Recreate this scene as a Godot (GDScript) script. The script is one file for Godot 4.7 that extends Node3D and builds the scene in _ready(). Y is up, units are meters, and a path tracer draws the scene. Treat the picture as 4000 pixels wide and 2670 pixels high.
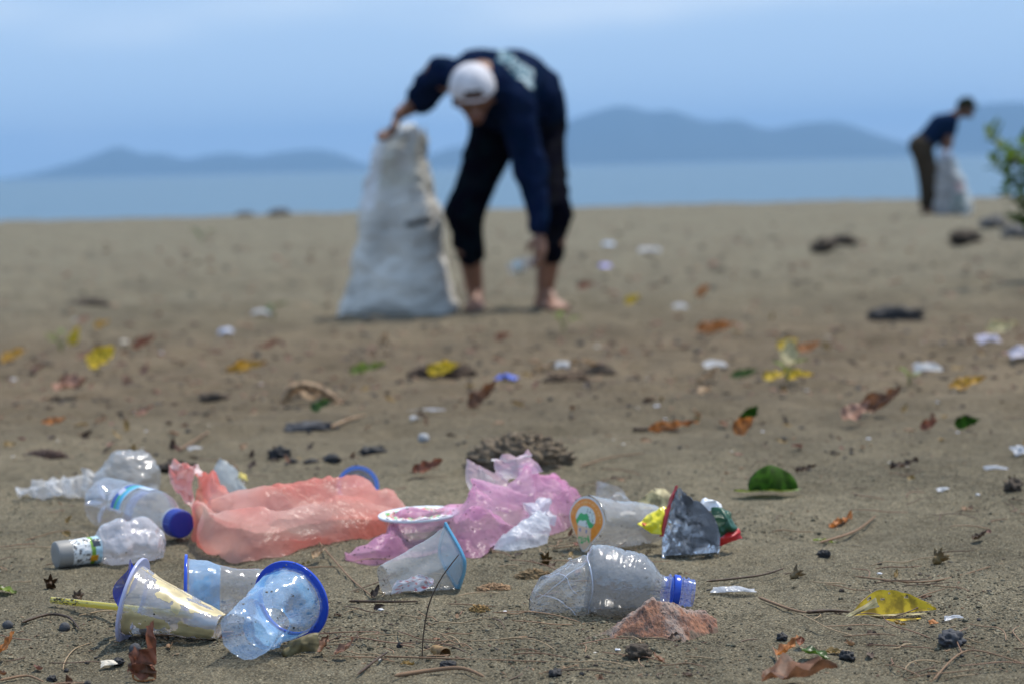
extends Node3D
# A beach with litter in the foreground and two people picking litter behind it. Metres, y up, the sea lies towards -z.

var M := {}
var used := {}
var rng := RandomNumberGenerator.new()
var n_big := FastNoiseLite.new()
var n_mid := FastNoiseLite.new()
var n_small := FastNoiseLite.new()
var n_ridge := FastNoiseLite.new()
var n_cell := FastNoiseLite.new()


func _ready() -> void:
	rng.seed = 20240611
	set_up_noise()
	set_up_camera_and_light()
	make_materials()
	build_setting()
	build_people()
	build_bags()
	build_bottles_and_cups()
	build_packets_and_rock()
	build_named_litter()
	build_small_litter()


func set_up_camera_and_light() -> void:
	var cam := Camera3D.new()
	cam.name = "camera"
	add_child(cam)
	cam.position = Vector3(0, 0.42, 0)
	cam.basis = Basis(Vector3.RIGHT, -0.07607) * Basis(Vector3.BACK, -0.024714)
	var lens := CameraAttributesPhysical.new()
	lens.frustum_focal_length = 80.82
	lens.frustum_focus_distance = 2.1
	lens.frustum_near = 0.05
	lens.frustum_far = 60000.0
	lens.exposure_aperture = 7.2
	cam.attributes = lens
	cam.current = true
	var sun := DirectionalLight3D.new()
	sun.name = "sun"
	sun.light_energy = 1.5
	sun.light_color = Color(1.0, 0.972, 0.93)
	sun.light_angular_distance = 0.5
	sun.shadow_enabled = true
	add_child(sun)
	sun.look_at_from_position(Vector3(0.34, 0.88, -0.30) * 10.0, Vector3.ZERO, Vector3.UP)
	var env := Environment.new()
	env.background_mode = Environment.BG_SKY
	env.sky = Sky.new()
	var sky_material := PanoramaSkyMaterial.new()
	sky_material.panorama = sky_picture()
	sky_material.energy_multiplier = 1.32
	env.sky.sky_material = sky_material
	env.tonemap_mode = Environment.TONE_MAPPER_LINEAR
	env.tonemap_exposure = 0.95
	env.sdfgi_enabled = true
	env.ssao_enabled = true
	env.ssil_enabled = true
	env.fog_enabled = true
	env.fog_density = 0.0001
	env.fog_light_color = Color(0.63, 0.815, 1.0)
	var around := WorldEnvironment.new()
	around.name = "air"
	around.environment = env
	add_child(around)


# A hazy blue tropical sky with thin, soft cloud bands all the way round.
func sky_picture() -> ImageTexture:
	var w := 1024
	var h := 512
	var im := Image.create(w, h, false, Image.FORMAT_RGBF)
	var cloud := FastNoiseLite.new()
	cloud.seed = 5
	cloud.frequency = 1.0
	cloud.fractal_octaves = 5
	for j in h:
		var el: float = PI * 0.5 - PI * (j + 0.5) / h
		for i in w:
			var az: float = TAU * (i + 0.5) / w
			var up := maxf(sin(el), 0.0)
			var c := Color(0.43, 0.60, 0.80).lerp(Color(0.30, 0.46, 0.73), clampf(pow(up, 0.6) * 1.25, 0, 1))
			if el > 0.0:
				var q := Vector3(cos(az) * cos(el), sin(el) * 9.0, sin(az) * cos(el)) * 2.0
				var t := cloud.get_noise_3dv(q) * 0.5 + 0.5
				var fine := cloud.get_noise_3dv(q * 2.3 + Vector3(9, 4, 1)) * 0.5 + 0.5
				var cover := smoothstep(0.46, 0.72, t * 0.65 + fine * 0.35)
				c = c.lerp(Color(0.72, 0.82, 0.93), cover * 0.8)
			im.set_pixel(i, j, c)
	return ImageTexture.create_from_image(im)


# ---------------------------------------------------------------- helpers

func set_up_noise() -> void:
	for n in [n_big, n_mid, n_small, n_ridge, n_cell]:
		n.noise_type = FastNoiseLite.TYPE_SIMPLEX_SMOOTH
		n.frequency = 1.0
		n.fractal_type = FastNoiseLite.FRACTAL_NONE
	n_big.seed = 11
	n_mid.seed = 12
	n_small.seed = 13
	n_ridge.seed = 14
	n_ridge.fractal_type = FastNoiseLite.FRACTAL_RIDGED
	n_ridge.fractal_octaves = 3
	n_cell.seed = 15
	n_cell.noise_type = FastNoiseLite.TYPE_CELLULAR
	n_cell.cellular_return_type = FastNoiseLite.RETURN_DISTANCE2_SUB


# Pillows with sharp creases between them, as crumpled film shows; about 0 on average.
func cell_noise(p: Vector3) -> float:
	return n_cell.get_noise_3dv(p) + 0.6


func cell_noise_at(x: float, y: float, z: float) -> float:
	return n_cell.get_noise_3d(x, y, z) + 0.6


func rnd(a: float, b: float) -> float:
	return rng.randf_range(a, b)


func numbered(called: String) -> String:
	var n: int = used.get(called, 0)
	used[called] = n + 1
	return called if n == 0 else "%s_%03d" % [called, n]


func tag(o: Node3D, label: String, category: String, group := "") -> Node3D:
	o.set_meta("label", label)
	o.set_meta("category", category)
	if group != "":
		o.set_meta("group", group)
	return o


func thing(called: String, label: String, category: String, at := Vector3.ZERO, group := "") -> Node3D:
	var o := Node3D.new()
	o.name = numbered(called)
	add_child(o)
	o.position = at
	return tag(o, label, category, group)


func obj(called: String, mesh: Mesh, mat: Material, parent: Node3D = null, label := "") -> MeshInstance3D:
	var o := MeshInstance3D.new()
	o.mesh = mesh
	o.material_override = mat
	if parent == null:
		o.name = numbered(called)
		add_child(o)
	else:
		o.name = called
		parent.add_child(o, true)
	if label != "":
		o.set_meta("label", label)
	return o


func stuff(called: String, mesh: Mesh, mat: Material, places: Array, tints: Array, parent: Node3D = null) -> MultiMeshInstance3D:
	var mm := MultiMesh.new()
	mm.transform_format = MultiMesh.TRANSFORM_3D
	mm.use_colors = true
	mm.mesh = mesh
	mm.instance_count = places.size()
	for i in places.size():
		mm.set_instance_transform(i, places[i])
		mm.set_instance_color(i, tints[i % tints.size()])
	var o := MultiMeshInstance3D.new()
	o.multimesh = mm
	o.material_override = mat
	o.set_meta("kind", "stuff")
	if parent == null:
		o.name = numbered(called)
		add_child(o)
	else:
		o.name = called
		parent.add_child(o, true)
	return o


func on(p: Vector2, lift := 0.0) -> Vector3:
	return Vector3(p.x, ground(p.x, p.y) + lift, p.y)


func base_height(z: float) -> float:
	var d := -z
	var t := clampf((d - 2.9) / 8.0, 0.0, 1.0)
	var y := -0.272 * t * t * (3.0 - 2.0 * t)
	if d > 36.0:
		var s := (d - 36.0) / 30.0
		y -= 2.2 * minf(s * s, s)
	return y


# Height of the sand: a slight fall to the sea, soft humps, trodden dents and small lumps.
func ground(x: float, z: float) -> float:
	var d := -z
	var y := base_height(z)
	var far := clampf((d - 2.2) / 3.0, 0.15, 1.0)
	y += (n_big.get_noise_2d(x * 1.9, z * 1.9) * 0.016 + n_big.get_noise_2d(x * 0.5 + 9.0, z * 0.7) * 0.02 * clampf((d - 3.5) / 4.0, 0.0, 1.0)) * far
	var dent := n_mid.get_noise_2d(x * 5.0 + 40.0, z * 5.0)
	y += (dent - maxf(-dent - 0.30, 0.0) * 3.0) * 0.010 * maxf(far, 0.30)
	if d < 7.0 and absf(x) < 4.0:
		var near := clampf((7.0 - d) / 3.0, 0.0, 1.0)
		y += n_small.get_noise_2d(x * 22.0, z * 22.0) * 0.0022 * near
		y += n_small.get_noise_2d(x * 75.0 + 7.0, z * 75.0) * 0.0008 * near
	return y


# A mesh from rows of points; col (when given) holds one colour per point. Triangles share corners unless facets are wanted.
func sheet(pts: PackedVector3Array, nu: int, nv: int, loop_u := false, col := PackedColorArray(), facets := false) -> ArrayMesh:
	var uv := PackedVector2Array()
	uv.resize(nu * nv)
	for j in nv:
		for i in nu:
			uv[j * nu + i] = Vector2(float(i) / maxi(nu - 1, 1), float(j) / maxi(nv - 1, 1))
	var idx := PackedInt32Array()
	var last := nu if loop_u else nu - 1
	for j in nv - 1:
		for i in last:
			var a := j * nu + i
			var b := j * nu + (i + 1) % nu
			var c := (j + 1) * nu + i
			var d := (j + 1) * nu + (i + 1) % nu
			idx.append_array(PackedInt32Array([a, c, b, b, c, d]))
	return mesh_of(pts, idx, uv, col, facets)


func mesh_of(pts: PackedVector3Array, idx: PackedInt32Array, uv := PackedVector2Array(), col := PackedColorArray(), facets := false) -> ArrayMesh:
	if facets:
		var p2 := PackedVector3Array()
		var u2 := PackedVector2Array()
		var c2 := PackedColorArray()
		for k in idx:
			p2.append(pts[k])
			if uv.size(): u2.append(uv[k])
			if col.size(): c2.append(col[k])
		pts = p2
		uv = u2
		col = c2
		idx = PackedInt32Array(range(pts.size()))
	var nor := PackedVector3Array()
	nor.resize(pts.size())
	for k in range(0, idx.size(), 3):
		var a := pts[idx[k]]
		var b := pts[idx[k + 1]]
		var c := pts[idx[k + 2]]
		var n := (a - c).cross(a - b)
		nor[idx[k]] += n
		nor[idx[k + 1]] += n
		nor[idx[k + 2]] += n
	for k in nor.size():
		nor[k] = nor[k].normalized() if nor[k].length_squared() > 0.0 else Vector3.UP
	var ar := []
	ar.resize(Mesh.ARRAY_MAX)
	ar[Mesh.ARRAY_VERTEX] = pts
	ar[Mesh.ARRAY_NORMAL] = nor
	if uv.size(): ar[Mesh.ARRAY_TEX_UV] = uv
	if col.size(): ar[Mesh.ARRAY_COLOR] = col
	ar[Mesh.ARRAY_INDEX] = idx
	var m := ArrayMesh.new()
	m.add_surface_from_arrays(Mesh.PRIMITIVE_TRIANGLES, ar)
	return m


# Spline through points (Catmull-Rom), t from 0 to 1.
func along(p: Array, t: float):
	var n := p.size() - 1
	var f := clampf(t, 0.0, 1.0) * n
	var i := mini(int(f), n - 1)
	f -= i
	var a = p[maxi(i - 1, 0)]
	var b = p[i]
	var c = p[i + 1]
	var d = p[mini(i + 2, n)]
	return (b * 2.0 + (c - a) * f + (a * 2.0 - b * 5.0 + c * 4.0 - d) * f * f + (b * 3.0 - a - c * 3.0 + d) * f * f * f) * 0.5


# Straight lines through (position, value) pairs.
func ramp(p: Array, t: float) -> float:
	if t <= p[0].x:
		return p[0].y
	for i in range(1, p.size()):
		if t <= p[i].x:
			return lerpf(p[i - 1].y, p[i].y, smoothstep(p[i - 1].x, p[i].x, t))
	return p[-1].y


# A round bar along a spline, its radius running through the given radii.
func tube(path: Array, radii: Array, sides := 5, steps := 10, cap := true) -> ArrayMesh:
	var pts := PackedVector3Array()
	var last := Vector3.UP
	for j in steps + 1:
		var t := float(j) / steps
		var p: Vector3 = along(path, t)
		var q: Vector3 = along(path, minf(t + 0.02, 1.0))
		var o: Vector3 = along(path, maxf(t - 0.02, 0.0))
		var dir := (q - o).normalized()
		var side := dir.cross(last)
		if side.length() < 0.05:
			side = dir.cross(Vector3.RIGHT)
		side = side.normalized()
		var up := side.cross(dir).normalized()
		last = up
		var r: float = along(radii, t)
		if cap and (j == 0 or j == steps):
			r *= 0.3
		for i in sides:
			var a := TAU * i / sides
			pts.append(p + (side * cos(a) + up * sin(a)) * r)
	return sheet(pts, sides, steps + 1, true)


# A lump: a ball pushed to size with noise.
func lump(size: Vector3, rough: float, seed_: int, n := 12, freq := 1.3, facets := false) -> ArrayMesh:
	var pts := PackedVector3Array()
	var off := Vector3(seed_ * 3.7, seed_ * 1.3, seed_ * 2.1)
	for j in n + 1:
		var el := PI * j / n
		for i in n * 2:
			var az := TAU * i / (n * 2)
			var v := Vector3(sin(el) * cos(az), cos(el), sin(el) * sin(az))
			var r := 1.0 + rough * (n_mid.get_noise_3dv(v * freq + off) + 0.5 * n_mid.get_noise_3dv(v * freq * 2.7 + off))
			pts.append(v * r * size)
	return sheet(pts, n * 2, n + 1, true, PackedColorArray(), facets)


# A stone cut by planes: rays run out to the nearest plane, roughened.
func cut_stone(planes: Array, rough: float, n: int, freq: float, paint: Variant = null) -> ArrayMesh:
	var pts := PackedVector3Array()
	var col := PackedColorArray()
	for j in n + 1:
		var el := PI * j / n
		for i in n * 2:
			var az := TAU * i / (n * 2)
			var v := Vector3(sin(el) * cos(az), cos(el), sin(el) * sin(az))
			var r := 0.0
			for lobe in planes:
				var least := 10.0
				for pl in lobe:
					var facing := v.dot(Vector3(pl.x, pl.y, pl.z).normalized())
					if facing > 0.02:
						least = minf(least, pl.w / facing)
				r = maxf(r, least)
			var k := 1.0 + rough * (n_mid.get_noise_3dv(v * freq) + 0.6 * n_mid.get_noise_3dv(v * freq * 3.0) + 0.35 * n_small.get_noise_3dv(v * freq * 9.0))
			pts.append(v * r * k)
			if paint != null:
				col.append(paint.call(v * r * k, v))
	return sheet(pts, n * 2, n + 1, true, col)


# A leaf lying along +x from its stalk: curl bends it along its length, fold lifts both halves, wave ruffles the rim.
func leaf(length: float, width: float, curl: float, fold: float, wave: float, seed_: int, nl := 14, nw := 8, tip := 0.6) -> ArrayMesh:
	var pts := PackedVector3Array()
	var o := seed_ * 5.13
	var ang := 0.0
	var at := Vector2.ZERO
	for j in nl + 1:
		var t := float(j) / nl
		if j > 0:
			ang += curl / nl
			at += Vector2(cos(ang), sin(ang)) * length / nl
		var half := width * 0.5 * pow(sin(PI * pow(clampf(t * 0.985 + 0.012, 0, 1), tip)), 0.75)
		half *= 1.0 + 0.16 * n_mid.get_noise_2d(t * 6.0 + o, 3.0)
		for i in nw + 1:
			var s := float(i) / nw * 2.0 - 1.0
			var a := fold * absf(s)
			var side := signf(s) * half * absf(s) * cos(a)
			var lift := half * absf(s) * sin(a) + wave * n_mid.get_noise_2d(t * 3.2 + o, s * 1.4 + o) * (0.35 + absf(s)) - (0.0006 if absf(s) < 0.05 else 0.0)
			pts.append(Vector3(at.x - sin(ang) * lift, at.y + cos(ang) * lift, side))
	return sheet(pts, nw + 1, nl + 1)


func turned(yaw: float, pitch := 0.0, roll := 0.0) -> Basis:
	return Basis(Vector3.UP, yaw) * Basis(Vector3.RIGHT, pitch) * Basis(Vector3.BACK, roll)


# A basis whose x runs along dir, y as near to up as it can be.
func facing(dir: Vector3, up := Vector3.UP) -> Basis:
	var x := dir.normalized()
	var z := x.cross(up).normalized()
	return Basis(x, z.cross(x).normalized(), z)



# ---------------------------------------------------------------- materials

func mat(r: float, g: float, b: float, rough := 0.8, vertex := false) -> StandardMaterial3D:
	var m := StandardMaterial3D.new()
	m.albedo_color = Color(r, g, b).linear_to_srgb()
	m.roughness = rough
	m.vertex_color_use_as_albedo = vertex
	m.cull_mode = BaseMaterial3D.CULL_DISABLED
	return m


# Thin clear plastic: alpha is how cloudy it is, the rest lets light straight through and mirrors the sky at a slant.
func clear_plastic(cloud: float, tint := Color(1, 1, 1), rough := 0.08, relief := 0.0) -> StandardMaterial3D:
	var m := StandardMaterial3D.new()
	m.transparency = BaseMaterial3D.TRANSPARENCY_ALPHA
	m.albedo_color = Color(tint.r, tint.g, tint.b, cloud)
	m.roughness = rough
	m.cull_mode = BaseMaterial3D.CULL_DISABLED
	m.metallic_specular = 0.7
	if relief > 0.0:
		m.heightmap_enabled = true
		m.heightmap_texture = M["crinkle"]
		m.heightmap_scale = relief
		m.uv1_triplanar = true
		m.uv1_scale = Vector3(11, 11, 11)
	return m


# Film that glows when the sun is behind it.
func film(color: Color, alpha: float, through: float, rough := 0.32) -> StandardMaterial3D:
	var m := StandardMaterial3D.new()
	m.transparency = BaseMaterial3D.TRANSPARENCY_ALPHA
	m.albedo_color = Color(color.r, color.g, color.b, alpha)
	m.vertex_color_use_as_albedo = true
	m.roughness = rough
	m.cull_mode = BaseMaterial3D.CULL_DISABLED
	m.backlight_enabled = true
	m.backlight = Color(through, through, through).linear_to_srgb()
	m.heightmap_enabled = true
	m.heightmap_texture = M["crinkle"]
	m.heightmap_scale = 0.26
	m.uv1_triplanar = true
	m.uv1_scale = Vector3(7, 7, 7)
	return m


func leaf_mat(r: float, g: float, b: float, through := 0.5, rough := 0.6) -> StandardMaterial3D:
	var m := mat(r, g, b, rough)
	m.albedo_texture = M["mottle"]
	m.uv1_triplanar = true
	m.uv1_scale = Vector3(9, 9, 9)
	m.backlight_enabled = true
	m.backlight = Color(through, through, through).linear_to_srgb()
	return m


func noise_picture(n: int, freq: float, seed_: int, type := FastNoiseLite.TYPE_SIMPLEX_SMOOTH, octaves := 4, fractal := FastNoiseLite.FRACTAL_FBM) -> Image:
	var f := FastNoiseLite.new()
	f.seed = seed_
	f.noise_type = type
	f.frequency = freq
	f.fractal_type = fractal
	f.fractal_octaves = octaves
	return f.get_seamless_image(n, n)


func texture_of(im: Image) -> ImageTexture:
	return ImageTexture.create_from_image(im)


# Sand: pale, grey, brown and black grains, a texel each, in soft clusters; and the relief of the grains.
func sand_pictures() -> void:
	var n := 1024
	var soft := noise_picture(n, 0.035, 3)
	var r := RandomNumberGenerator.new()
	r.seed = 77
	var color := PackedByteArray()
	var relief := PackedByteArray()
	color.resize(n * n * 3)
	relief.resize(n * n)
	var soft_data := soft.get_data()
	for k in n * n:
		var q := r.randf()
		var s := float(soft_data[k]) / 255.0
		var v := 0.0
		var warm := r.randf_range(0.9, 1.1)
		if q < 0.22 + (0.5 - s) * 0.4:
			v = r.randf_range(0.02, 0.07)
		elif q < 0.72:
			v = r.randf_range(0.09, 0.19)
		elif q < 0.965:
			v = r.randf_range(0.19, 0.36)
		else:
			v = r.randf_range(0.4, 0.62)
		color[k * 3] = int(clampf(Color(v * warm, 0, 0).linear_to_srgb().r, 0, 1) * 255.0)
		color[k * 3 + 1] = int(clampf(Color(v * 0.90, 0, 0).linear_to_srgb().r, 0, 1) * 255.0)
		color[k * 3 + 2] = int(clampf(Color(v * 0.64 / warm, 0, 0).linear_to_srgb().r, 0, 1) * 255.0)
		relief[k] = int(clampf(s * 0.5 + r.randf() * 0.5, 0, 1) * 255.0)
	M["sand_color"] = texture_of(Image.create_from_data(n, n, false, Image.FORMAT_RGB8, color))
	M["sand_relief"] = texture_of(Image.create_from_data(n, n, false, Image.FORMAT_L8, relief))


# A mask of irregular blots for stains and spilt cream: opaque where the noise is high.
func blot_picture(n: int, freq: float, seed_: int, level: float, color: Color) -> ImageTexture:
	var src := noise_picture(n, freq, seed_)
	var im := Image.create(n, n, false, Image.FORMAT_RGBA8)
	for j in n:
		for i in n:
			var v := src.get_pixel(i, j).r
			var c := color.lerp(color.darkened(0.16), clampf((v - level) * 3.0, 0.0, 1.0))
			im.set_pixel(i, j, Color(c.r, c.g, c.b, 1.0 if v > level else 0.0))
	return texture_of(im)


func blot(tex: ImageTexture, scale: Vector3, rough := 0.35) -> StandardMaterial3D:
	var m := StandardMaterial3D.new()
	m.albedo_texture = tex
	m.transparency = BaseMaterial3D.TRANSPARENCY_ALPHA_SCISSOR
	m.alpha_scissor_threshold = 0.5
	m.uv1_scale = scale
	m.roughness = rough
	m.cull_mode = BaseMaterial3D.CULL_DISABLED
	return m


func make_materials() -> void:
	sand_pictures()
	M["crinkle"] = texture_of(noise_picture(512, 0.012, 21, FastNoiseLite.TYPE_SIMPLEX_SMOOTH, 4, FastNoiseLite.FRACTAL_RIDGED))
	var mottle := noise_picture(512, 0.014, 22)
	var mm := Image.create(512, 512, false, Image.FORMAT_RGB8)
	for j in 512:
		for i in 512:
			var v := mottle.get_pixel(i, j).r
			var k := 0.62 + 0.5 * smoothstep(0.25, 0.75, v)
			mm.set_pixel(i, j, Color(minf(k, 1.0), minf(k * 0.98, 1.0), minf(k * 0.93, 1.0)))
	M["mottle"] = texture_of(mm)
	var sand := StandardMaterial3D.new()
	sand.albedo_texture = M["sand_color"]
	sand.vertex_color_use_as_albedo = true
	sand.roughness = 0.95
	sand.metallic_specular = 0.2
	sand.uv1_triplanar = true
	sand.uv1_world_triplanar = true
	sand.uv1_scale = Vector3(1.0, 1.0, 1.0)
	sand.heightmap_enabled = true
	sand.heightmap_texture = M["sand_relief"]
	sand.heightmap_scale = 0.14
	M["sand"] = sand
	var water := mat(0.030, 0.095, 0.15, 0.30)
	water.heightmap_enabled = true
	water.heightmap_texture = texture_of(noise_picture(512, 0.02, 31))
	water.heightmap_scale = 30.0
	water.uv1_triplanar = true
	water.uv1_world_triplanar = true
	water.uv1_scale = Vector3(0.02, 0.02, 0.02)
	M["water"] = water
	M["forest"] = mat(0.028, 0.05, 0.038, 0.95)
	M["skin"] = mat(1, 1, 1, 0.55, true)
	M["cloth"] = mat(1, 1, 1, 0.9, true)
	M["cloth"].metallic_specular = 0.08
	M["plain"] = mat(1, 1, 1, 0.6, true)
	M["gloss"] = mat(1, 1, 1, 0.22, true)
	M["clear"] = clear_plastic(0.10, Color(0.93, 0.95, 1.0), 0.06)
	M["clear_crumpled"] = clear_plastic(0.18, Color(0.86, 0.86, 0.88), 0.09, 0.08)
	M["cloudy"] = clear_plastic(0.36, Color(0.76, 0.75, 0.74), 0.13, 0.06)
	M["milky"] = clear_plastic(0.42, Color(0.82, 0.80, 0.80), 0.14, 0.06)
	M["blue_rim"] = mat(0.02, 0.07, 0.50, 0.18)
	M["cap_blue"] = mat(0.012, 0.035, 0.30, 0.35)
	var drop := StandardMaterial3D.new()
	drop.transparency = BaseMaterial3D.TRANSPARENCY_ALPHA
	drop.albedo_color = Color(0.95, 0.97, 1.0, 0.06)
	drop.roughness = 0.03
	drop.metallic_specular = 0.8
	M["drop"] = drop
	M["cloudy_blue"] = clear_plastic(0.24, Color(0.74, 0.85, 0.97), 0.07, 0.05)
	M["cloudy_bright"] = clear_plastic(0.40, Color(0.90, 0.88, 0.90), 0.12, 0.12)
	M["clear_bottle"] = clear_plastic(0.13, Color(0.86, 0.89, 0.96), 0.05)
	M["clear_rib"] = clear_plastic(0.35, Color(0.90, 0.93, 1.0), 0.1)
	M["bottle_grey"] = clear_plastic(0.25, Color(0.76, 0.77, 0.79), 0.07, 0.16)
	M["dirty_film"] = clear_plastic(0.40, Color(0.46, 0.45, 0.44), 0.24)
	M["milky_rim"] = clear_plastic(0.70, Color(0.80, 0.80, 0.92), 0.15)
	M["pale_blue_film"] = clear_plastic(0.35, Color(0.40, 0.72, 0.93), 0.2)
	M["blue_film"] = clear_plastic(0.9, Color(0.12, 0.26, 0.75), 0.15)
	M["straw"] = clear_plastic(0.62, Color(0.88, 0.80, 0.16), 0.12)
	M["plain_gloss"] = mat(1, 1, 1, 0.18, true)
	M["cream"] = blot(blot_picture(256, 0.018, 41, 0.53, Color(0.86, 0.78, 0.58)), Vector3(1, 1, 1))
	M["rock"] = mat(1, 1, 1, 0.95, true)
	M["rock"].heightmap_enabled = true
	M["rock"].heightmap_texture = M["sand_relief"]
	M["rock"].heightmap_scale = 0.16
	M["rock"].uv1_triplanar = true
	M["rock"].uv1_scale = Vector3(1.7, 1.7, 1.7)
	M["speck"] = mat(1, 1, 1, 0.9, true)
	M["foil"] = mat(0.78, 0.78, 0.79, 0.20)
	M["foil"].metallic = 0.95
	M["foil"].heightmap_enabled = true
	M["foil"].heightmap_texture = M["crinkle"]
	M["foil"].heightmap_scale = 0.06
	M["foil"].uv1_triplanar = true
	M["foil"].uv1_scale = Vector3(14, 14, 14)


# ---------------------------------------------------------------- setting

func build_setting() -> void:
	build_beach()
	var rows := PackedVector3Array()
	var ds := [44.0, 60.0, 90.0, 150.0, 300.0, 700.0, 1600.0, 4000.0, 9000.0, 16000.0]
	for d in ds:
		for i in 41:
			rows.append(Vector3((i - 20) / 20.0 * (600.0 + d * 1.1), -1.6, -d))
	obj("sea", sheet(rows, 41, ds.size()), M["water"]).set_meta("kind", "structure")
	build_mountains()


func build_beach() -> void:
	var us := []
	for i in 321:
		us.append((i - 160) / 160.0 * 0.30)
	var outer := [0.34, 0.4, 0.5, 0.65, 0.9, 1.3, 2.0, 3.2, 5.0]
	var ds := [-300.0, -60.0, -12.0, -3.0, -0.5, 0.4, 0.9, 1.25, 1.45, 1.6]
	var d := 1.7
	while d < 3.2:
		ds.append(d)
		d += 0.0045
	while d < 12.0:
		ds.append(d)
		d *= 1.0065
	while d < 36.0:
		ds.append(d)
		d *= 1.022
	while d < 75.0:
		ds.append(d)
		d *= 1.04
	var pts := PackedVector3Array()
	var col := PackedColorArray()
	var nu := us.size() + outer.size() * 2 + 2
	for dd in ds:
		var k: float = maxf(dd, 1.5)
		var xs := [-500.0]
		for i in range(outer.size() - 1, -1, -1):
			xs.append(-outer[i] * k)
		for u in us:
			xs.append(u * k)
		for o in outer:
			xs.append(o * k)
		xs.append(500.0)
		for x in xs:
			pts.append(Vector3(x, ground(x, -dd), -dd))
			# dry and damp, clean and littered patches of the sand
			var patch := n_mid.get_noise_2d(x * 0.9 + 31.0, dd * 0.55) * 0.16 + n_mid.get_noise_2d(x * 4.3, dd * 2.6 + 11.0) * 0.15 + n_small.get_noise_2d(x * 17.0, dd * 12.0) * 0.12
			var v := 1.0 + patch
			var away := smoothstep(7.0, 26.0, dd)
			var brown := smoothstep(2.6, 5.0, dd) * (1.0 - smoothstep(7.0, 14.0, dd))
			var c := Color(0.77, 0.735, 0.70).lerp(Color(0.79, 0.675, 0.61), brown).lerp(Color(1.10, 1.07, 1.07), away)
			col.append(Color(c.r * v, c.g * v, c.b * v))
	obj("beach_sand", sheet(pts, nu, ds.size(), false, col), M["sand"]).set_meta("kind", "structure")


func build_mountains() -> void:
	var left := [Vector2(-4418, 18), Vector2(-3707, 29), Vector2(-2997, 2), Vector2(-2617, 9), Vector2(-2427, 56), Vector2(-2248, 111), Vector2(-2104, 155), Vector2(-1975, 119), Vector2(-1880, 114), Vector2(-1739, 84), Vector2(-1620, 100), Vector2(-1501, 107), Vector2(-1359, 89), Vector2(-1241, 105), Vector2(-1051, 117), Vector2(-933, 98), Vector2(-792, 42), Vector2(-627, -5), Vector2(-486, -32)]
	var right := [Vector2(-694, -25), Vector2(-533, 28), Vector2(-372, 81), Vector2(-235, 111), Vector2(39, 139), Vector2(222, 184), Vector2(383, 248), Vector2(589, 298), Vector2(747, 264), Vector2(861, 264), Vector2(1041, 207), Vector2(1201, 208), Vector2(1359, 161), Vector2(1564, 187), Vector2(1746, 181), Vector2(1881, 134), Vector2(2039, 80), Vector2(2153, 82), Vector2(2338, 218), Vector2(2476, 260), Vector2(2701, 259), Vector2(2998, 197), Vector2(3499, 212), Vector2(4064, 85), Vector2(4630, -43)]
	for k in 2:
		var ridge: Array = [left, right][k]
		var dist: float = [12500.0, 12000.0][k]
		var pts := PackedVector3Array()
		var nu := 220
		var zs := [-1500.0, -1100.0, -750.0, -450.0, -200.0, 0.0, 250.0, 700.0, 1500.0]
		var share := [-0.02, 0.16, 0.36, 0.62, 0.86, 1.0, 0.85, 0.5, -0.02]
		for j in zs.size():
			for i in nu:
				var p: Vector2 = along(ridge, float(i) / (nu - 1))
				var s: float = share[j]
				var spur := n_ridge.get_noise_2d(p.x * 0.0016, j * 0.35) * 0.10 * (1.0 if j != 5 else 0.25) * signf(maxf(s, 0.0))
				var y := -1.6 + (p.y + 1.6) * (s + spur * s)
				pts.append(Vector3(p.x, maxf(y, -8.0), -dist - zs[j]))
		obj("mountain_range", sheet(pts, nu, zs.size()), M["forest"]).set_meta("kind", "structure")



# ---------------------------------------------------------------- people

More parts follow.
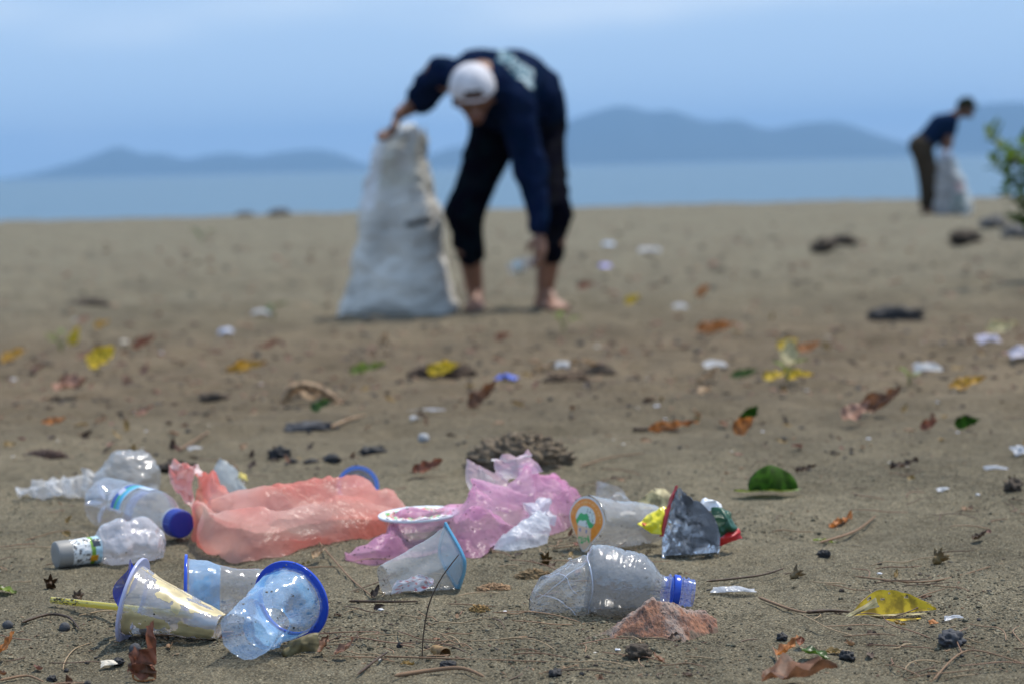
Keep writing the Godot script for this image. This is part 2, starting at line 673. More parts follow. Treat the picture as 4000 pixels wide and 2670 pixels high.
# One skin over tapered bones: each bone is [from, to, radius, radius]; the bones melt into each other where they meet.
func skin_over(bones: Array, cell: float, soft: float, paint: Callable, st: Dictionary) -> void:
	var lo := Vector3.INF
	var hi := -Vector3.INF
	for b in bones:
		var r := maxf(b[2], b[3]) + 0.06
		lo = lo.min(b[0] - Vector3.ONE * r).min(b[1] - Vector3.ONE * r)
		hi = hi.max(b[0] + Vector3.ONE * r).max(b[1] + Vector3.ONE * r)
	var nx := int((hi.x - lo.x) / cell) + 2
	var ny := int((hi.y - lo.y) / cell) + 2
	var nz := int((hi.z - lo.z) / cell) + 2
	var f := PackedFloat32Array()
	f.resize(nx * ny * nz)
	for b in bones:
		var a: Vector3 = b[0]
		var ab: Vector3 = b[1] - a
		var ra: float = b[2]
		var rb: float = b[3]
		var inv := 1.0 / maxf(ab.length_squared(), 1e-9)
		var reach := maxf(ra, rb) + 4.5 / soft
		var l: Vector3 = a.min(b[1]) - Vector3.ONE * reach - lo
		var h: Vector3 = a.max(b[1]) + Vector3.ONE * reach - lo
		for k in range(maxi(int(l.z / cell), 0), mini(int(h.z / cell) + 1, nz)):
			for j in range(maxi(int(l.y / cell), 0), mini(int(h.y / cell) + 1, ny)):
				for i in range(maxi(int(l.x / cell), 0), mini(int(h.x / cell) + 1, nx)):
					var p := lo + Vector3(i, j, k) * cell - a
					var t := clampf(p.dot(ab) * inv, 0.0, 1.0)
					f[(k * ny + j) * nx + i] += exp(minf(-soft * ((p - ab * t).length() - lerpf(ra, rb, t)), 40.0))
	var at := {}
	var pts: PackedVector3Array = st.pts
	var col: PackedColorArray = st.col
	var idx: PackedInt32Array = st.idx
	var step := [1, nx, nx * ny]
	for k in nz - 1:
		for j in ny - 1:
			for i in nx - 1:
				var o := (k * ny + j) * nx + i
				var n_in := 0
				for c in 8:
					if f[o + (c & 1) + ((c >> 1) & 1) * nx + (c >> 2) * nx * ny] > 1.0:
						n_in += 1
				if n_in == 0 or n_in == 8:
					continue
				var sum := Vector3.ZERO
				var n := 0
				for e in 12:
					var axis := e / 4
					var q := e % 4
					var u := (axis + 1) % 3
					var v := (axis + 2) % 3
					var base := Vector3i.ZERO
					base[u] = q & 1
					base[v] = q >> 1
					var o0: int = o + base.x + base.y * nx + base.z * nx * ny
					var d0 := -log(maxf(f[o0], 1e-12))
					var d1 := -log(maxf(f[o0 + step[axis]], 1e-12))
					if (d0 < 0.0) != (d1 < 0.0):
						var w := Vector3(base)
						w[axis] = d0 / (d0 - d1)
						sum += w
						n += 1
				var p := lo + (Vector3(i, j, k) + sum / n) * cell
				at[o] = pts.size()
				pts.append(p)
				col.append(paint.call(p))
	for k in range(1, nz - 1):
		for j in range(1, ny - 1):
			for i in range(1, nx - 1):
				var o := (k * ny + j) * nx + i
				for axis in 3:
					var inside := f[o] > 1.0
					if inside == (f[o + step[axis]] > 1.0):
						continue
					var u: int = step[(axis + 1) % 3]
					var v: int = step[(axis + 2) % 3]
					if not (at.has(o) and at.has(o - u) and at.has(o - v) and at.has(o - u - v)):
						continue
					var a: int = at[o - u - v]
					var b: int = at[o - v]
					var c: int = at[o]
					var d: int = at[o - u]
					if inside:
						idx.append_array(PackedInt32Array([a, c, b, a, d, c]))
					else:
						idx.append_array(PackedInt32Array([a, b, c, a, c, d]))
	st.pts = pts
	st.col = col
	st.idx = idx


func new_skin() -> Dictionary:
	return {"pts": PackedVector3Array(), "col": PackedColorArray(), "idx": PackedInt32Array()}


func skin_mesh(st: Dictionary, wrinkle := 0.0) -> ArrayMesh:
	if wrinkle > 0.0:
		var plain_mesh := mesh_of(st.pts, st.idx)
		var ns: PackedVector3Array = plain_mesh.surface_get_arrays(0)[Mesh.ARRAY_NORMAL]
		var moved: PackedVector3Array = st.pts
		for k in moved.size():
			var p := moved[k]
			moved[k] = p + ns[k] * (n_ridge.get_noise_3d(p.x * 4.0, p.y * 6.0, p.z * 4.0) - 0.2) * wrinkle
		st.pts = moved
	return mesh_of(st.pts, st.idx, PackedVector2Array(), st.col)


# A hand of palm, four fingers and a thumb: along points from wrist to knuckles, out towards the thumb, palm the way the palm looks; bend curls the fingers.
func hand_bones(wrist: Vector3, along_: Vector3, out_: Vector3, bend: float, k := 1.0) -> Array:
	var x := along_.normalized()
	var y := (out_ - x * out_.dot(x)).normalized()
	var z := x.cross(y)
	var bones := []
	for i in 4:
		var off := (0.030 - i * 0.020) * k
		var knuckle := wrist + x * (0.085 - absf(i - 1.2) * 0.004) * k + y * off
		bones.append([wrist + y * off * 0.5, knuckle, 0.015 * k, 0.0125 * k])
		var p := knuckle
		var a := bend * 0.5
		var lens: Array = [0.040, 0.026, 0.020]
		var size: float = [0.95, 1.05, 1.0, 0.8][i]
		for s in 3:
			var q: Vector3 = p + (x * cos(a) + z * sin(a)) * lens[s] * size * k
			bones.append([p, q, (0.0098 - s * 0.0008) * k, (0.009 - s * 0.0008) * k])
			p = q
			a += bend
	var root := wrist + x * 0.025 * k + y * 0.028 * k
	var mid := root + (x * 0.65 + y * 0.6 + z * 0.35).normalized() * 0.042 * k
	bones.append([root - y * 0.01 * k, mid, 0.015 * k, 0.0115 * k])
	bones.append([mid, mid + (x * 0.9 + z * 0.45).normalized() * 0.032 * k, 0.011 * k, 0.009 * k])
	return bones


func foot_bones(ankle: Vector3, heading: Vector3, k := 1.0) -> Array:
	var f := heading.normalized()
	var s := f.cross(Vector3.UP).normalized()
	var floor_ := Vector3(ankle.x, ankle.y - 0.085 * k, ankle.z)
	var heel := floor_ - f * 0.045 * k + Vector3.UP * 0.032 * k
	var ball := floor_ + f * 0.125 * k + Vector3.UP * 0.022 * k
	var bones := [[ankle, heel, 0.036 * k, 0.034 * k], [ankle + f * 0.015 * k, ball, 0.036 * k, 0.022 * k], [heel, ball + s * 0.025 * k, 0.028 * k, 0.020 * k], [heel, ball - s * 0.025 * k, 0.028 * k, 0.020 * k]]
	for i in 5:
		var off := (i - 2) * 0.0165 * k
		var from := ball + s * off
		bones.append([from, from + f * (0.055 - absf(i - 1.0) * 0.006) * k - Vector3.UP * 0.007 * k, 0.012 * k, 0.009 * k])
	return bones


func build_people() -> void:
	build_near_person()
	build_far_person()
	build_shrub()


func build_near_person() -> void:
	var t := thing("person", "barefoot person in white cap bending down beside a tall pale sack", "person", on(Vector2(-0.0016, -10.9848)))
	t.rotation.z = 0.012
	var hip_r := Vector3(-0.03, 0.885, -0.16)
	var hip_l := Vector3(0.165, 0.885, -0.14)
	var knee_r := Vector3(-0.205, 0.475, -0.02)
	var ankle_r := Vector3(-0.17, 0.085, -0.13)
	var knee_l := Vector3(0.215, 0.465, 0.16)
	var ankle_l := Vector3(0.165, 0.085, 0.10)
	var pelvis := Vector3(0.09, 0.965, -0.15)
	var waist := Vector3(0.055, 1.055, 0.02)
	var chest := Vector3(-0.035, 1.075, 0.20)
	var neck := Vector3(-0.12, 1.09, 0.36)
	var sh_r := Vector3(-0.29, 1.125, 0.24)
	var sh_l := Vector3(0.055, 0.985, 0.34)
	var el_r := Vector3(-0.40, 1.005, 0.08)
	var wr_r := Vector3(-0.490, 0.945, 0.17)
	var el_l := Vector3(0.115, 0.655, 0.34)
	var wr_l := Vector3(0.145, 0.375, 0.40)
	var head := Vector3(-0.135, 1.005, 0.47)
	var down := Vector3(0.05, -0.78, -0.42).normalized()
	var skin := Color(0.23, 0.105, 0.060)
	var paint := func(p: Vector3) -> Color:
		var v := 1.0 + n_mid.get_noise_3dv(p * 14.0) * 0.10
		var c := skin
		if p.y < 0.05:
			c = Color(0.30, 0.15, 0.095)
		return Color(c.r * v, c.g * v, c.b * v)
	var st := new_skin()
	var bones := [
		[hip_r, knee_r, 0.085, 0.058], [knee_r, knee_r.lerp(ankle_r, 0.35), 0.058, 0.064], [knee_r.lerp(ankle_r, 0.35), ankle_r, 0.064, 0.042],
		[hip_l, knee_l, 0.085, 0.058], [knee_l, knee_l.lerp(ankle_l, 0.35), 0.058, 0.064], [knee_l.lerp(ankle_l, 0.35), ankle_l, 0.064, 0.042],
		[hip_r, hip_l, 0.10, 0.10], [pelvis, waist, 0.13, 0.125], [waist, chest, 0.13, 0.14], [chest, neck, 0.13, 0.075], [sh_r, sh_l, 0.07, 0.07],
		[sh_r, el_r, 0.056, 0.043], [el_r, wr_r, 0.043, 0.029], [sh_l, el_l, 0.056, 0.043], [el_l, wr_l, 0.043, 0.029],
		[neck, head - down * 0.02, 0.058, 0.062],
	]
	skin_over(bones, 0.013, 70.0, paint, st)
	# the head hangs: its crown looks to the viewer, the chin towards the chest
	var fwd := Vector3(0.06, -0.42, 0.80).normalized()
	fwd = (fwd - down * fwd.dot(down)).normalized()
	var side := down.cross(fwd).normalized()
	var crown := head - down * 0.045
	var face_bones := [
		[crown, head, 0.088, 0.082], [crown - fwd * 0.03, crown + fwd * 0.02, 0.084, 0.080], [head + fwd * 0.015, head + down * 0.075 + fwd * 0.035, 0.070, 0.042],
		[head + fwd * 0.080 + down * 0.005, head + fwd * 0.104 + down * 0.038, 0.010, 0.015], [head + fwd * 0.083 + down * 0.066 - side * 0.02, head + fwd * 0.083 + down * 0.066 + side * 0.02, 0.007, 0.007],
		[head + side * 0.084 - down * 0.005, head + side * 0.088 + down * 0.03, 0.014, 0.010], [head - side * 0.084 - down * 0.005, head - side * 0.088 + down * 0.03, 0.014, 0.010],
		[head + fwd * 0.074 - down * 0.012 - side * 0.05, head + fwd * 0.074 - down * 0.012 + side * 0.05, 0.013, 0.013],
	]
	var face := func(p: Vector3) -> Color:
		var q := p - head
		var f := q.dot(fwd)
		var d := q.dot(down)
		var s := q.dot(side)
		if f > 0.05 and absf(d - 0.012) < 0.008 and absf(absf(s) - 0.032) < 0.013:
			return Color(0.03, 0.02, 0.015)
		if f > 0.05 and absf(d - 0.066) < 0.008 and absf(s) < 0.024:
			return Color(0.20, 0.07, 0.055)
		if f < 0.02 and d < 0.02 or d < -0.055:
			return Color(0.012, 0.010, 0.009)
		return Color(0.185, 0.085, 0.052)
	skin_over(face_bones, 0.0065, 160.0, face, st)
	var flesh := func(_p: Vector3) -> Color: return Color(0.23, 0.11, 0.07)
	skin_over(hand_bones(wr_l, Vector3(0.0, -0.95, 0.12), Vector3(-0.6, 0.0, 0.75), 0.5), 0.005, 260.0, flesh, st)
	skin_over(hand_bones(wr_r, Vector3(-0.25, -0.55, -0.05), Vector3(0.3, 0.1, 0.8), 0.75), 0.005, 260.0, flesh, st)
	skin_over(foot_bones(ankle_r, Vector3(-0.02, 0, 1)), 0.007, 150.0, paint, st)
	skin_over(foot_bones(ankle_l, Vector3(0.42, 0, 1)), 0.007, 150.0, paint, st)
	obj("body", skin_mesh(st), M["skin"], t)
	# clothes
	var navy := func(p: Vector3) -> Color:
		var v := 1.0 + n_mid.get_noise_3dv(p * 9.0) * 0.25 + n_mid.get_noise_3dv(p * 30.0) * 0.12
		# the worn print between the shoulder blades
		var s := clampf((p.x + 0.005) / 0.125, 0.0, 1.0)
		if absf(p.y - lerpf(1.205, 1.085, s)) < 0.045 and p.x > -0.02 and p.x < 0.14:
			var ink := n_small.get_noise_2d(p.x * 60.0, p.y * 60.0) + (0.5 if s > 0.7 else 0.0)
			if ink > 0.3: return Color(0.45, 0.54, 0.56)
			if ink > -0.25: return Color(0.09, 0.20, 0.25)
		return Color(0.008 * v, 0.0155 * v, 0.040 * v)
	st = new_skin()
	skin_over([
		[pelvis + Vector3(0, 0, 0.02), waist, 0.165, 0.165], [pelvis + Vector3(-0.08, -0.02, 0.04), waist + Vector3(-0.08, -0.03, 0), 0.12, 0.135], [pelvis + Vector3(0.08, -0.02, 0.03), waist + Vector3(0.085, -0.03, 0), 0.125, 0.14],
		[waist, chest + Vector3(0, -0.02, 0), 0.165, 0.17], [chest + Vector3(-0.08, 0.03, 0), neck + Vector3(-0.06, 0.01, -0.06), 0.125, 0.085], [chest + Vector3(0.06, -0.03, 0), neck + Vector3(0.07, -0.04, -0.04), 0.13, 0.09],
		[sh_r, sh_r.lerp(el_r, 0.86), 0.078, 0.072], [sh_l, el_l, 0.088, 0.066], [el_l, wr_l + Vector3(0, 0.03, 0), 0.064, 0.046],
	], 0.013, 60.0, navy, st)
	obj("t_shirt", skin_mesh(st, 0.016), M["cloth"], t, "navy shirt with a pale print on its back")
	var dark := func(p: Vector3) -> Color:
		var v := 1.0 + n_mid.get_noise_3dv(p * 11.0) * 0.3
		return Color(0.0065 * v, 0.0075 * v, 0.011 * v) if p.x < 0.1 else Color(0.0075 * v, 0.0075 * v, 0.0105 * v)
	st = new_skin()
	var hem_r := knee_r.lerp(ankle_r, 0.50)
	var hem_l := knee_l.lerp(ankle_l, 0.50)
	skin_over([
		[hip_r, hip_l, 0.125, 0.125], [pelvis, pelvis + Vector3(-0.02, -0.05, -0.02), 0.14, 0.14],
		[hip_r, knee_r, 0.118, 0.084], [knee_r, hem_r, 0.084, 0.070], [hip_l, knee_l, 0.118, 0.080], [knee_l, hem_l, 0.082, 0.070],
	], 0.013, 60.0, dark, st)
	obj("trousers", skin_mesh(st, 0.014), M["cloth"], t)
	# cap, worn back to front: a dome with the half-round gap over the brow, its strap, and the peak over the nape
	var axis := -down
	var pts := PackedVector3Array()
	var col := PackedColorArray()
	var idx := PackedInt32Array()
	var nu := 48
	var nv := 16
	for j in nv + 1:
		var el := PI * 0.53 * j / nv
		for i in nu:
			var az := TAU * i / nu
			var v := axis * cos(el) * 0.112 + (fwd * cos(az) * 0.115 + side * sin(az) * 0.106) * sin(el)
			pts.append(crown + axis * 0.004 + v)
			var w := 0.68 + 0.05 * sin(az * 6.0) + n_mid.get_noise_3dv(v * 60.0) * 0.04
			col.append(Color(w, w * 0.97, w * 1.0))
	for j in nv:
		for i in nu:
			var az2 := wrapf(TAU * (i + 0.5) / nu, -PI, PI)
			var el2 := PI * 0.53 * (j + 0.5) / nv
			if Vector2(az2 * 0.9, (el2 - PI * 0.50) * 1.25).length() < 0.46:
				continue
			idx.append_array(PackedInt32Array([j * nu + i, (j + 1) * nu + i, j * nu + (i + 1) % nu, j * nu + (i + 1) % nu, (j + 1) * nu + i, (j + 1) * nu + (i + 1) % nu]))
	var cap := obj("cap", mesh_of(pts, idx, PackedVector2Array(), col), M["cloth"], t, "white cap worn back to front")
	var strap := []
	for i in 5:
		var az3 := (i - 2) * 0.27
		strap.append(crown - axis * 0.008 + fwd * cos(az3) * 0.116 + side * sin(az3) * 0.107)
	obj("strap", tube(strap, [0.006, 0.006, 0.006], 6, 12), mat(0.7, 0.68, 0.7), cap)
	var peak := PackedVector3Array()
	for j in 7:
		for i in 17:
			var az4 := PI + (i - 8) * 0.14
			var r := 0.108 + j * 0.011 * cos((i - 8) * 0.17)
			peak.append(crown - axis * (0.006 + 0.02 * (j / 6.0) ** 2) + fwd * cos(az4) * r + side * sin(az4) * r * 0.95)
	obj("peak", sheet(peak, 17, 7), mat(0.72, 0.70, 0.73), cap)
	obj("button", lump(Vector3(0.008, 0.005, 0.008), 0.0, 1, 6), mat(0.7, 0.68, 0.7), cap).position = crown + axis * 0.116
	build_near_sack()
	# what the hand picks up
	var bt := thing("plastic_bottle", "small clear crushed bottle held in the bending person's lowered hand", "bottle", t.position + Vector3(0.065, 0.235, 0.43))
	bt.basis = facing(Vector3(0.9, 0.32, 0.1))
	obj("bottle_body", lathe([Vector2(-0.075, 0.012), Vector2(-0.07, 0.027), Vector2(-0.04, 0.031), Vector2(-0.005, 0.029), Vector2(0.03, 0.024), Vector2(0.05, 0.013), Vector2(0.065, 0.012)], 24, 30, 0.004, 44), M["clear_crumpled"], bt)
	obj("label", lathe([Vector2(-0.045, 0.032), Vector2(-0.01, 0.0305)], 24, 6, 0.003, 44), mat(0.55, 0.58, 0.55, 0.4), bt)


# Woven sack: px-wide outlines measured up its height, wrinkled, its mouth gathered in the hand.
func build_near_sack() -> void:
	var t := thing("sack", "tall full pale grey woven sack held up by the bending person", "sack", on(Vector2(-0.5448, -11.1311)) + Vector3(0, -0.01, 0))
	var k := 0.00205
	var left := [Vector2(0.0, -143), Vector2(0.03, -134), Vector2(0.12, -118), Vector2(0.25, -103), Vector2(0.5, -85), Vector2(0.72, -66), Vector2(0.86, -47), Vector2(1.0, -30)]
	var right := [Vector2(0.0, 142), Vector2(0.03, 134), Vector2(0.12, 122), Vector2(0.25, 112), Vector2(0.5, 103), Vector2(0.72, 86), Vector2(0.86, 72), Vector2(1.0, 70)]
	var pts := PackedVector3Array()
	var col := PackedColorArray()
	var nu := 96
	var nv := 110
	for j in nv + 1:
		var v := float(j) / nv
		var l := ramp(left, v) * k
		var r := ramp(right, v) * k
		var mid := (l + r) * 0.5
		var half := (r - l) * 0.5
		var deep := ramp([Vector2(0, 0.17), Vector2(0.08, 0.19), Vector2(0.5, 0.15), Vector2(0.85, 0.08), Vector2(1.0, 0.05)], v)
		for i in nu:
			var a := TAU * i / nu
			var c := cos(a)
			var s := sin(a)
			var sx := signf(c) * pow(absf(c), 0.8)
			var sz := signf(s) * pow(absf(s), 0.9)
			var p := Vector3(mid + half * sx, v * 0.885, deep * sz)
			var fold := n_ridge.get_noise_3d(p.x * 3.2 + v * 1.5, v * 2.6, p.z * 3.2) * 0.022 + n_ridge.get_noise_3d(p.x * 9.0, v * 10.0, p.z * 9.0) * 0.011
			fold += sin(v * 46.0 + sin(a * 2.0) * 2.0) * 0.004 * smoothstep(0.28, 0.05, v)
			fold += sin(a * 9.0 + v * 6.0) * 0.010 * smoothstep(0.62, 1.0, v)
			p += Vector3(c, 0, s) * fold
			p.y -= smoothstep(0.9, 1.0, v) * 0.02 * sin(a * 5.0)
			pts.append(p)
			var g := 0.54 + n_mid.get_noise_3d(p.x * 5.0, p.y * 4.0, p.z * 5.0) * 0.16 + n_ridge.get_noise_3dv(p * 6.0) * 0.07
			var tint := Color(g, g * 0.96, g * 0.88)
			if v > 0.68 and n_mid.get_noise_3d(p.x * 6.0 + 5.0, p.y * 6.0, p.z * 6.0) > 0.05:
				tint = tint.lerp(Color(0.45, 0.42, 0.32), 0.4)
			if v > 0.58 and v < 0.95 and c < -0.55:
				tint = tint.lerp(Color(0.70, 0.71, 0.73), 0.7)
			if s > 0.0 and absf(v - 0.505 - (p.x - 0.11) * 0.12) < 0.014 and p.x > 0.045 and p.x < 0.175:
				tint = Color(0.06, 0.065, 0.07)
			col.append(tint)
	obj("sack_cloth", sheet(pts, nu, nv + 1, true, col), M["cloth"], t)
	obj("base_panel", lump(Vector3(0.27, 0.02, 0.165), 0.08, 3, 14), mat(0.4, 0.4, 0.4, 0.9), t)
	var fill := obj("litter_inside", lump(Vector3(0.085, 0.05, 0.05), 0.35, 9, 14, 2.2), mat(0.62, 0.63, 0.62, 0.5), t, "pale litter showing in the mouth of the sack")
	fill.position = Vector3(0.04, 0.865, 0)
	var rag := obj("red_scrap", lump(Vector3(0.022, 0.012, 0.015), 0.3, 4, 10), mat(0.32, 0.09, 0.10, 0.6), t, "dull red scrap poking out at the side of the sack")
	rag.position = Vector3(-0.105, 0.655, 0.05)


func build_far_person() -> void:
	var t := thing("person", "far person in navy shirt and khaki trousers stooping over a sack", "person", on(Vector2(5.1334, -27.8213)))
	t.rotation.z = 0.0
	var hip := Vector3(-0.14, 0.82, 0)
	var neck := Vector3(0.27, 1.19, 0.0)
	var head := Vector3(0.37, 1.265, 0.02)
	var skin := Color(0.17, 0.08, 0.05)
	var st := new_skin()
	var bones := [[hip, Vector3(0.10, 1.08, 0), 0.12, 0.13], [Vector3(0.10, 1.08, 0), neck, 0.12, 0.06], [neck, head, 0.055, 0.06]]
	for s in [-1.0, 1.0]:
		var h := hip + Vector3(0, 0, s * 0.09)
		var kn := Vector3(-0.045 + s * 0.03, 0.45, s * 0.10)
		var an := Vector3(-0.035 + s * 0.04, 0.085, s * 0.10)
		bones.append_array([[h, kn, 0.085, 0.055], [kn, an, 0.055, 0.038]])
		bones.append_array([[an, an + Vector3(-0.03, -0.055, 0), 0.035, 0.03], [an, an + Vector3(0.16, -0.06, 0), 0.034, 0.022]])
		var sh := Vector3(0.20, 1.10, s * 0.16)
		var el := Vector3(0.16, 0.86, s * 0.15)
		bones.append_array([[sh, el, 0.056, 0.046], [el, Vector3(0.13, 0.66, s * 0.07), 0.046, 0.032]])
		bones.append_array([[Vector3(0.13, 0.66, s * 0.07), Vector3(0.14, 0.58, s * 0.05), 0.032, 0.022]])
	skin_over(bones, 0.016, 65.0, func(_p: Vector3) -> Color: return skin, st)
	skin_over([[head, head + Vector3(0.03, 0.035, 0), 0.085, 0.085], [head + Vector3(0.03, -0.03, 0), head + Vector3(0.07, -0.07, 0), 0.07, 0.045], [head + Vector3(0.10, -0.02, 0), head + Vector3(0.125, -0.03, 0), 0.016, 0.012]], 0.012, 100.0, func(p: Vector3) -> Color: return Color(0.10, 0.05, 0.035) if p.y < head.y + 0.02 else Color(0.012, 0.012, 0.01), st)
	for s in [-1.0, 1.0]:
		skin_over(hand_bones(Vector3(0.135, 0.62, s * 0.05), Vector3(0.2, -0.9, 0), Vector3(0.6, 0, -s * 0.6), 0.6), 0.007, 220.0, func(_p: Vector3) -> Color: return skin, st)
	obj("body", skin_mesh(st), M["skin"], t)
	st = new_skin()
	var shirt := [[hip + Vector3(0.03, 0.05, 0.05), Vector3(0.10, 1.07, 0.06), 0.12, 0.135], [hip + Vector3(0.03, 0.05, -0.05), Vector3(0.10, 1.07, -0.06), 0.12, 0.135], [Vector3(0.10, 1.08, 0), neck - Vector3(0.02, 0.02, 0), 0.14, 0.075]]
	for s in [-1.0, 1.0]:
		shirt.append([Vector3(0.20, 1.10, s * 0.16), Vector3(0.185, 1.0, s * 0.155), 0.075, 0.07])
	skin_over(shirt, 0.016, 60.0, func(p: Vector3) -> Color: return Color(0.0085, 0.019, 0.047) * (1.0 + 0.3 * n_mid.get_noise_3dv(p * 8.0)), st)
	obj("t_shirt", skin_mesh(st), M["cloth"], t)
	st = new_skin()
	var legs := [[hip + Vector3(-0.01, 0.02, -0.06), hip + Vector3(-0.01, 0.02, 0.06), 0.135, 0.135]]
	for s in [-1.0, 1.0]:
		legs.append_array([[hip + Vector3(0, 0, s * 0.09), Vector3(-0.045 + s * 0.03, 0.45, s * 0.10), 0.115, 0.085], [Vector3(-0.045 + s * 0.03, 0.45, s * 0.10), Vector3(-0.035 + s * 0.04, 0.13, s * 0.10), 0.085, 0.075]])
	skin_over(legs, 0.016, 60.0, func(p: Vector3) -> Color: return Color(0.060, 0.047, 0.034) * (1.0 + 0.25 * n_mid.get_noise_3dv(p * 8.0)), st)
	obj("trousers", skin_mesh(st), M["cloth"], t)
	st = new_skin()
	skin_over([[head + Vector3(0.0, 0.05, 0), head + Vector3(0.045, 0.065, 0), 0.088, 0.088], [head + Vector3(0.08, 0.045, -0.03), head + Vector3(0.15, 0.02, -0.03), 0.03, 0.02], [head + Vector3(0.08, 0.045, 0.03), head + Vector3(0.15, 0.02, 0.03), 0.03, 0.02]], 0.012, 90.0, func(_p: Vector3) -> Color: return Color(0.018, 0.020, 0.014), st)
	obj("cap", skin_mesh(st), M["cloth"], t)
	# the sack in front of the shins
	var sk := thing("sack", "far pale sack with faded green and red print before the stooping person", "sack", on(Vector2(5.2169, -27.2132)) + Vector3(0, 0, 0.15))
	var pts := PackedVector3Array()
	var col := PackedColorArray()
	for j in 41:
		var v := j / 40.0
		var half := ramp([Vector2(0, 0.20), Vector2(0.1, 0.215), Vector2(0.6, 0.16), Vector2(0.85, 0.11), Vector2(1, 0.09)], v)
		for i in 40:
			var a := TAU * i / 40
			var p := Vector3(cos(a) * half - 0.07 * v * v, v * 0.66, sin(a) * half * 0.75)
			p += Vector3(cos(a), 0, sin(a)) * n_ridge.get_noise_3dv(p * 4.0) * 0.03
			pts.append(p)
			var g := 0.30 + n_mid.get_noise_3dv(p * 6.0) * 0.08
			var c := Color(g, g * 0.97, g * 0.95)
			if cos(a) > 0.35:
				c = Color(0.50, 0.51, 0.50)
			if v > 0.06 and v < 0.36 and p.x > -0.05 and p.x < 0.13 and n_mid.get_noise_3dv(p * 9.0) > -0.25:
				c = c.lerp(Color(0.10, 0.17, 0.15), 0.8)
			if v > 0.4 and v < 0.58 and p.x > 0.02 and p.x < 0.11:
				c = c.lerp(Color(0.5, 0.25, 0.22), 0.6)
			col.append(c)
	obj("sack_cloth", sheet(pts, 40, 41, true, col), M["cloth"], sk)
	var gather := obj("gathered_mouth", lump(Vector3(0.085, 0.09, 0.07), 0.3, 12, 14, 2.0), mat(0.30, 0.33, 0.40, 0.8), sk)
	gather.position = Vector3(-0.075, 0.67, 0)


func build_shrub() -> void:
	var t := thing("shrub", "leafy green shrub reaching in from the right edge of the beach", "shrub", on(Vector2(2.9957, -12.1555)))
	var green := leaf_mat(0.16, 0.27, 0.04, 1.0)
	var dark := leaf_mat(0.09, 0.17, 0.03, 0.8)
	var bark := mat(0.12, 0.085, 0.055)
	var meshes := [leaf(0.105, 0.055, 0.3, 0.25, 0.006, 1, 8, 6), leaf(0.09, 0.05, -0.3, 0.2, 0.006, 2, 8, 6), leaf(0.11, 0.056, 0.6, 0.3, 0.008, 3, 8, 6)]
	for b in 9:
		var lean := Vector3(rnd(-0.42, 0.12), 0, rnd(-0.3, 0.3))
		if b < 4:
			lean = Vector3(-0.34 - 0.04 * b, 0, rnd(-0.1, 0.1))
		var tall := rnd(0.45, 0.85) if b >= 4 else 0.36 + 0.15 * b
		var path := [Vector3.ZERO, lean * 0.35 + Vector3(0, tall * 0.5, 0), lean + Vector3(0, tall, 0)]
		var br := obj("branch", tube(path, [0.009, 0.006, 0.002], 5, 10), bark, t)
		for n in 30:
			var at: Vector3 = along(path, 0.28 + 0.72 * n / 29.0)
			var l := obj("leaf", meshes[n % 3], green if rnd(0, 1) < 0.65 else dark, br)
			l.transform = Transform3D(turned(n * 2.4 + rnd(-0.3, 0.3), 0, rnd(-0.2, 0.9)), at)


# A body of revolution about x from (place, radius) pairs, with an optional random crush.
func lathe(profile: Array, sides: int, steps: int, crush := 0.0, seed_ := 0, warp: Variant = null) -> ArrayMesh:
	var pts := PackedVector3Array()
	for j in steps + 1:
		var t := float(j) / steps
		var q: Vector2 = along(profile, t)
		for i in sides:
			var a := TAU * i / sides
			var p := Vector3(q.x, cos(a) * q.y, sin(a) * q.y)
			if crush > 0.0:
				p *= Vector3.ONE + Vector3(0, 1, 1) * (n_ridge.get_noise_3dv(p * 22.0 + Vector3(seed_, 0, 0)) - 0.4) * crush / maxf(q.y, 0.01)
			if warp != null:
				p = warp.call(p, t, a)
			pts.append(p)
	return sheet(pts, sides, steps + 1, true)



# ---------------------------------------------------------------- bags

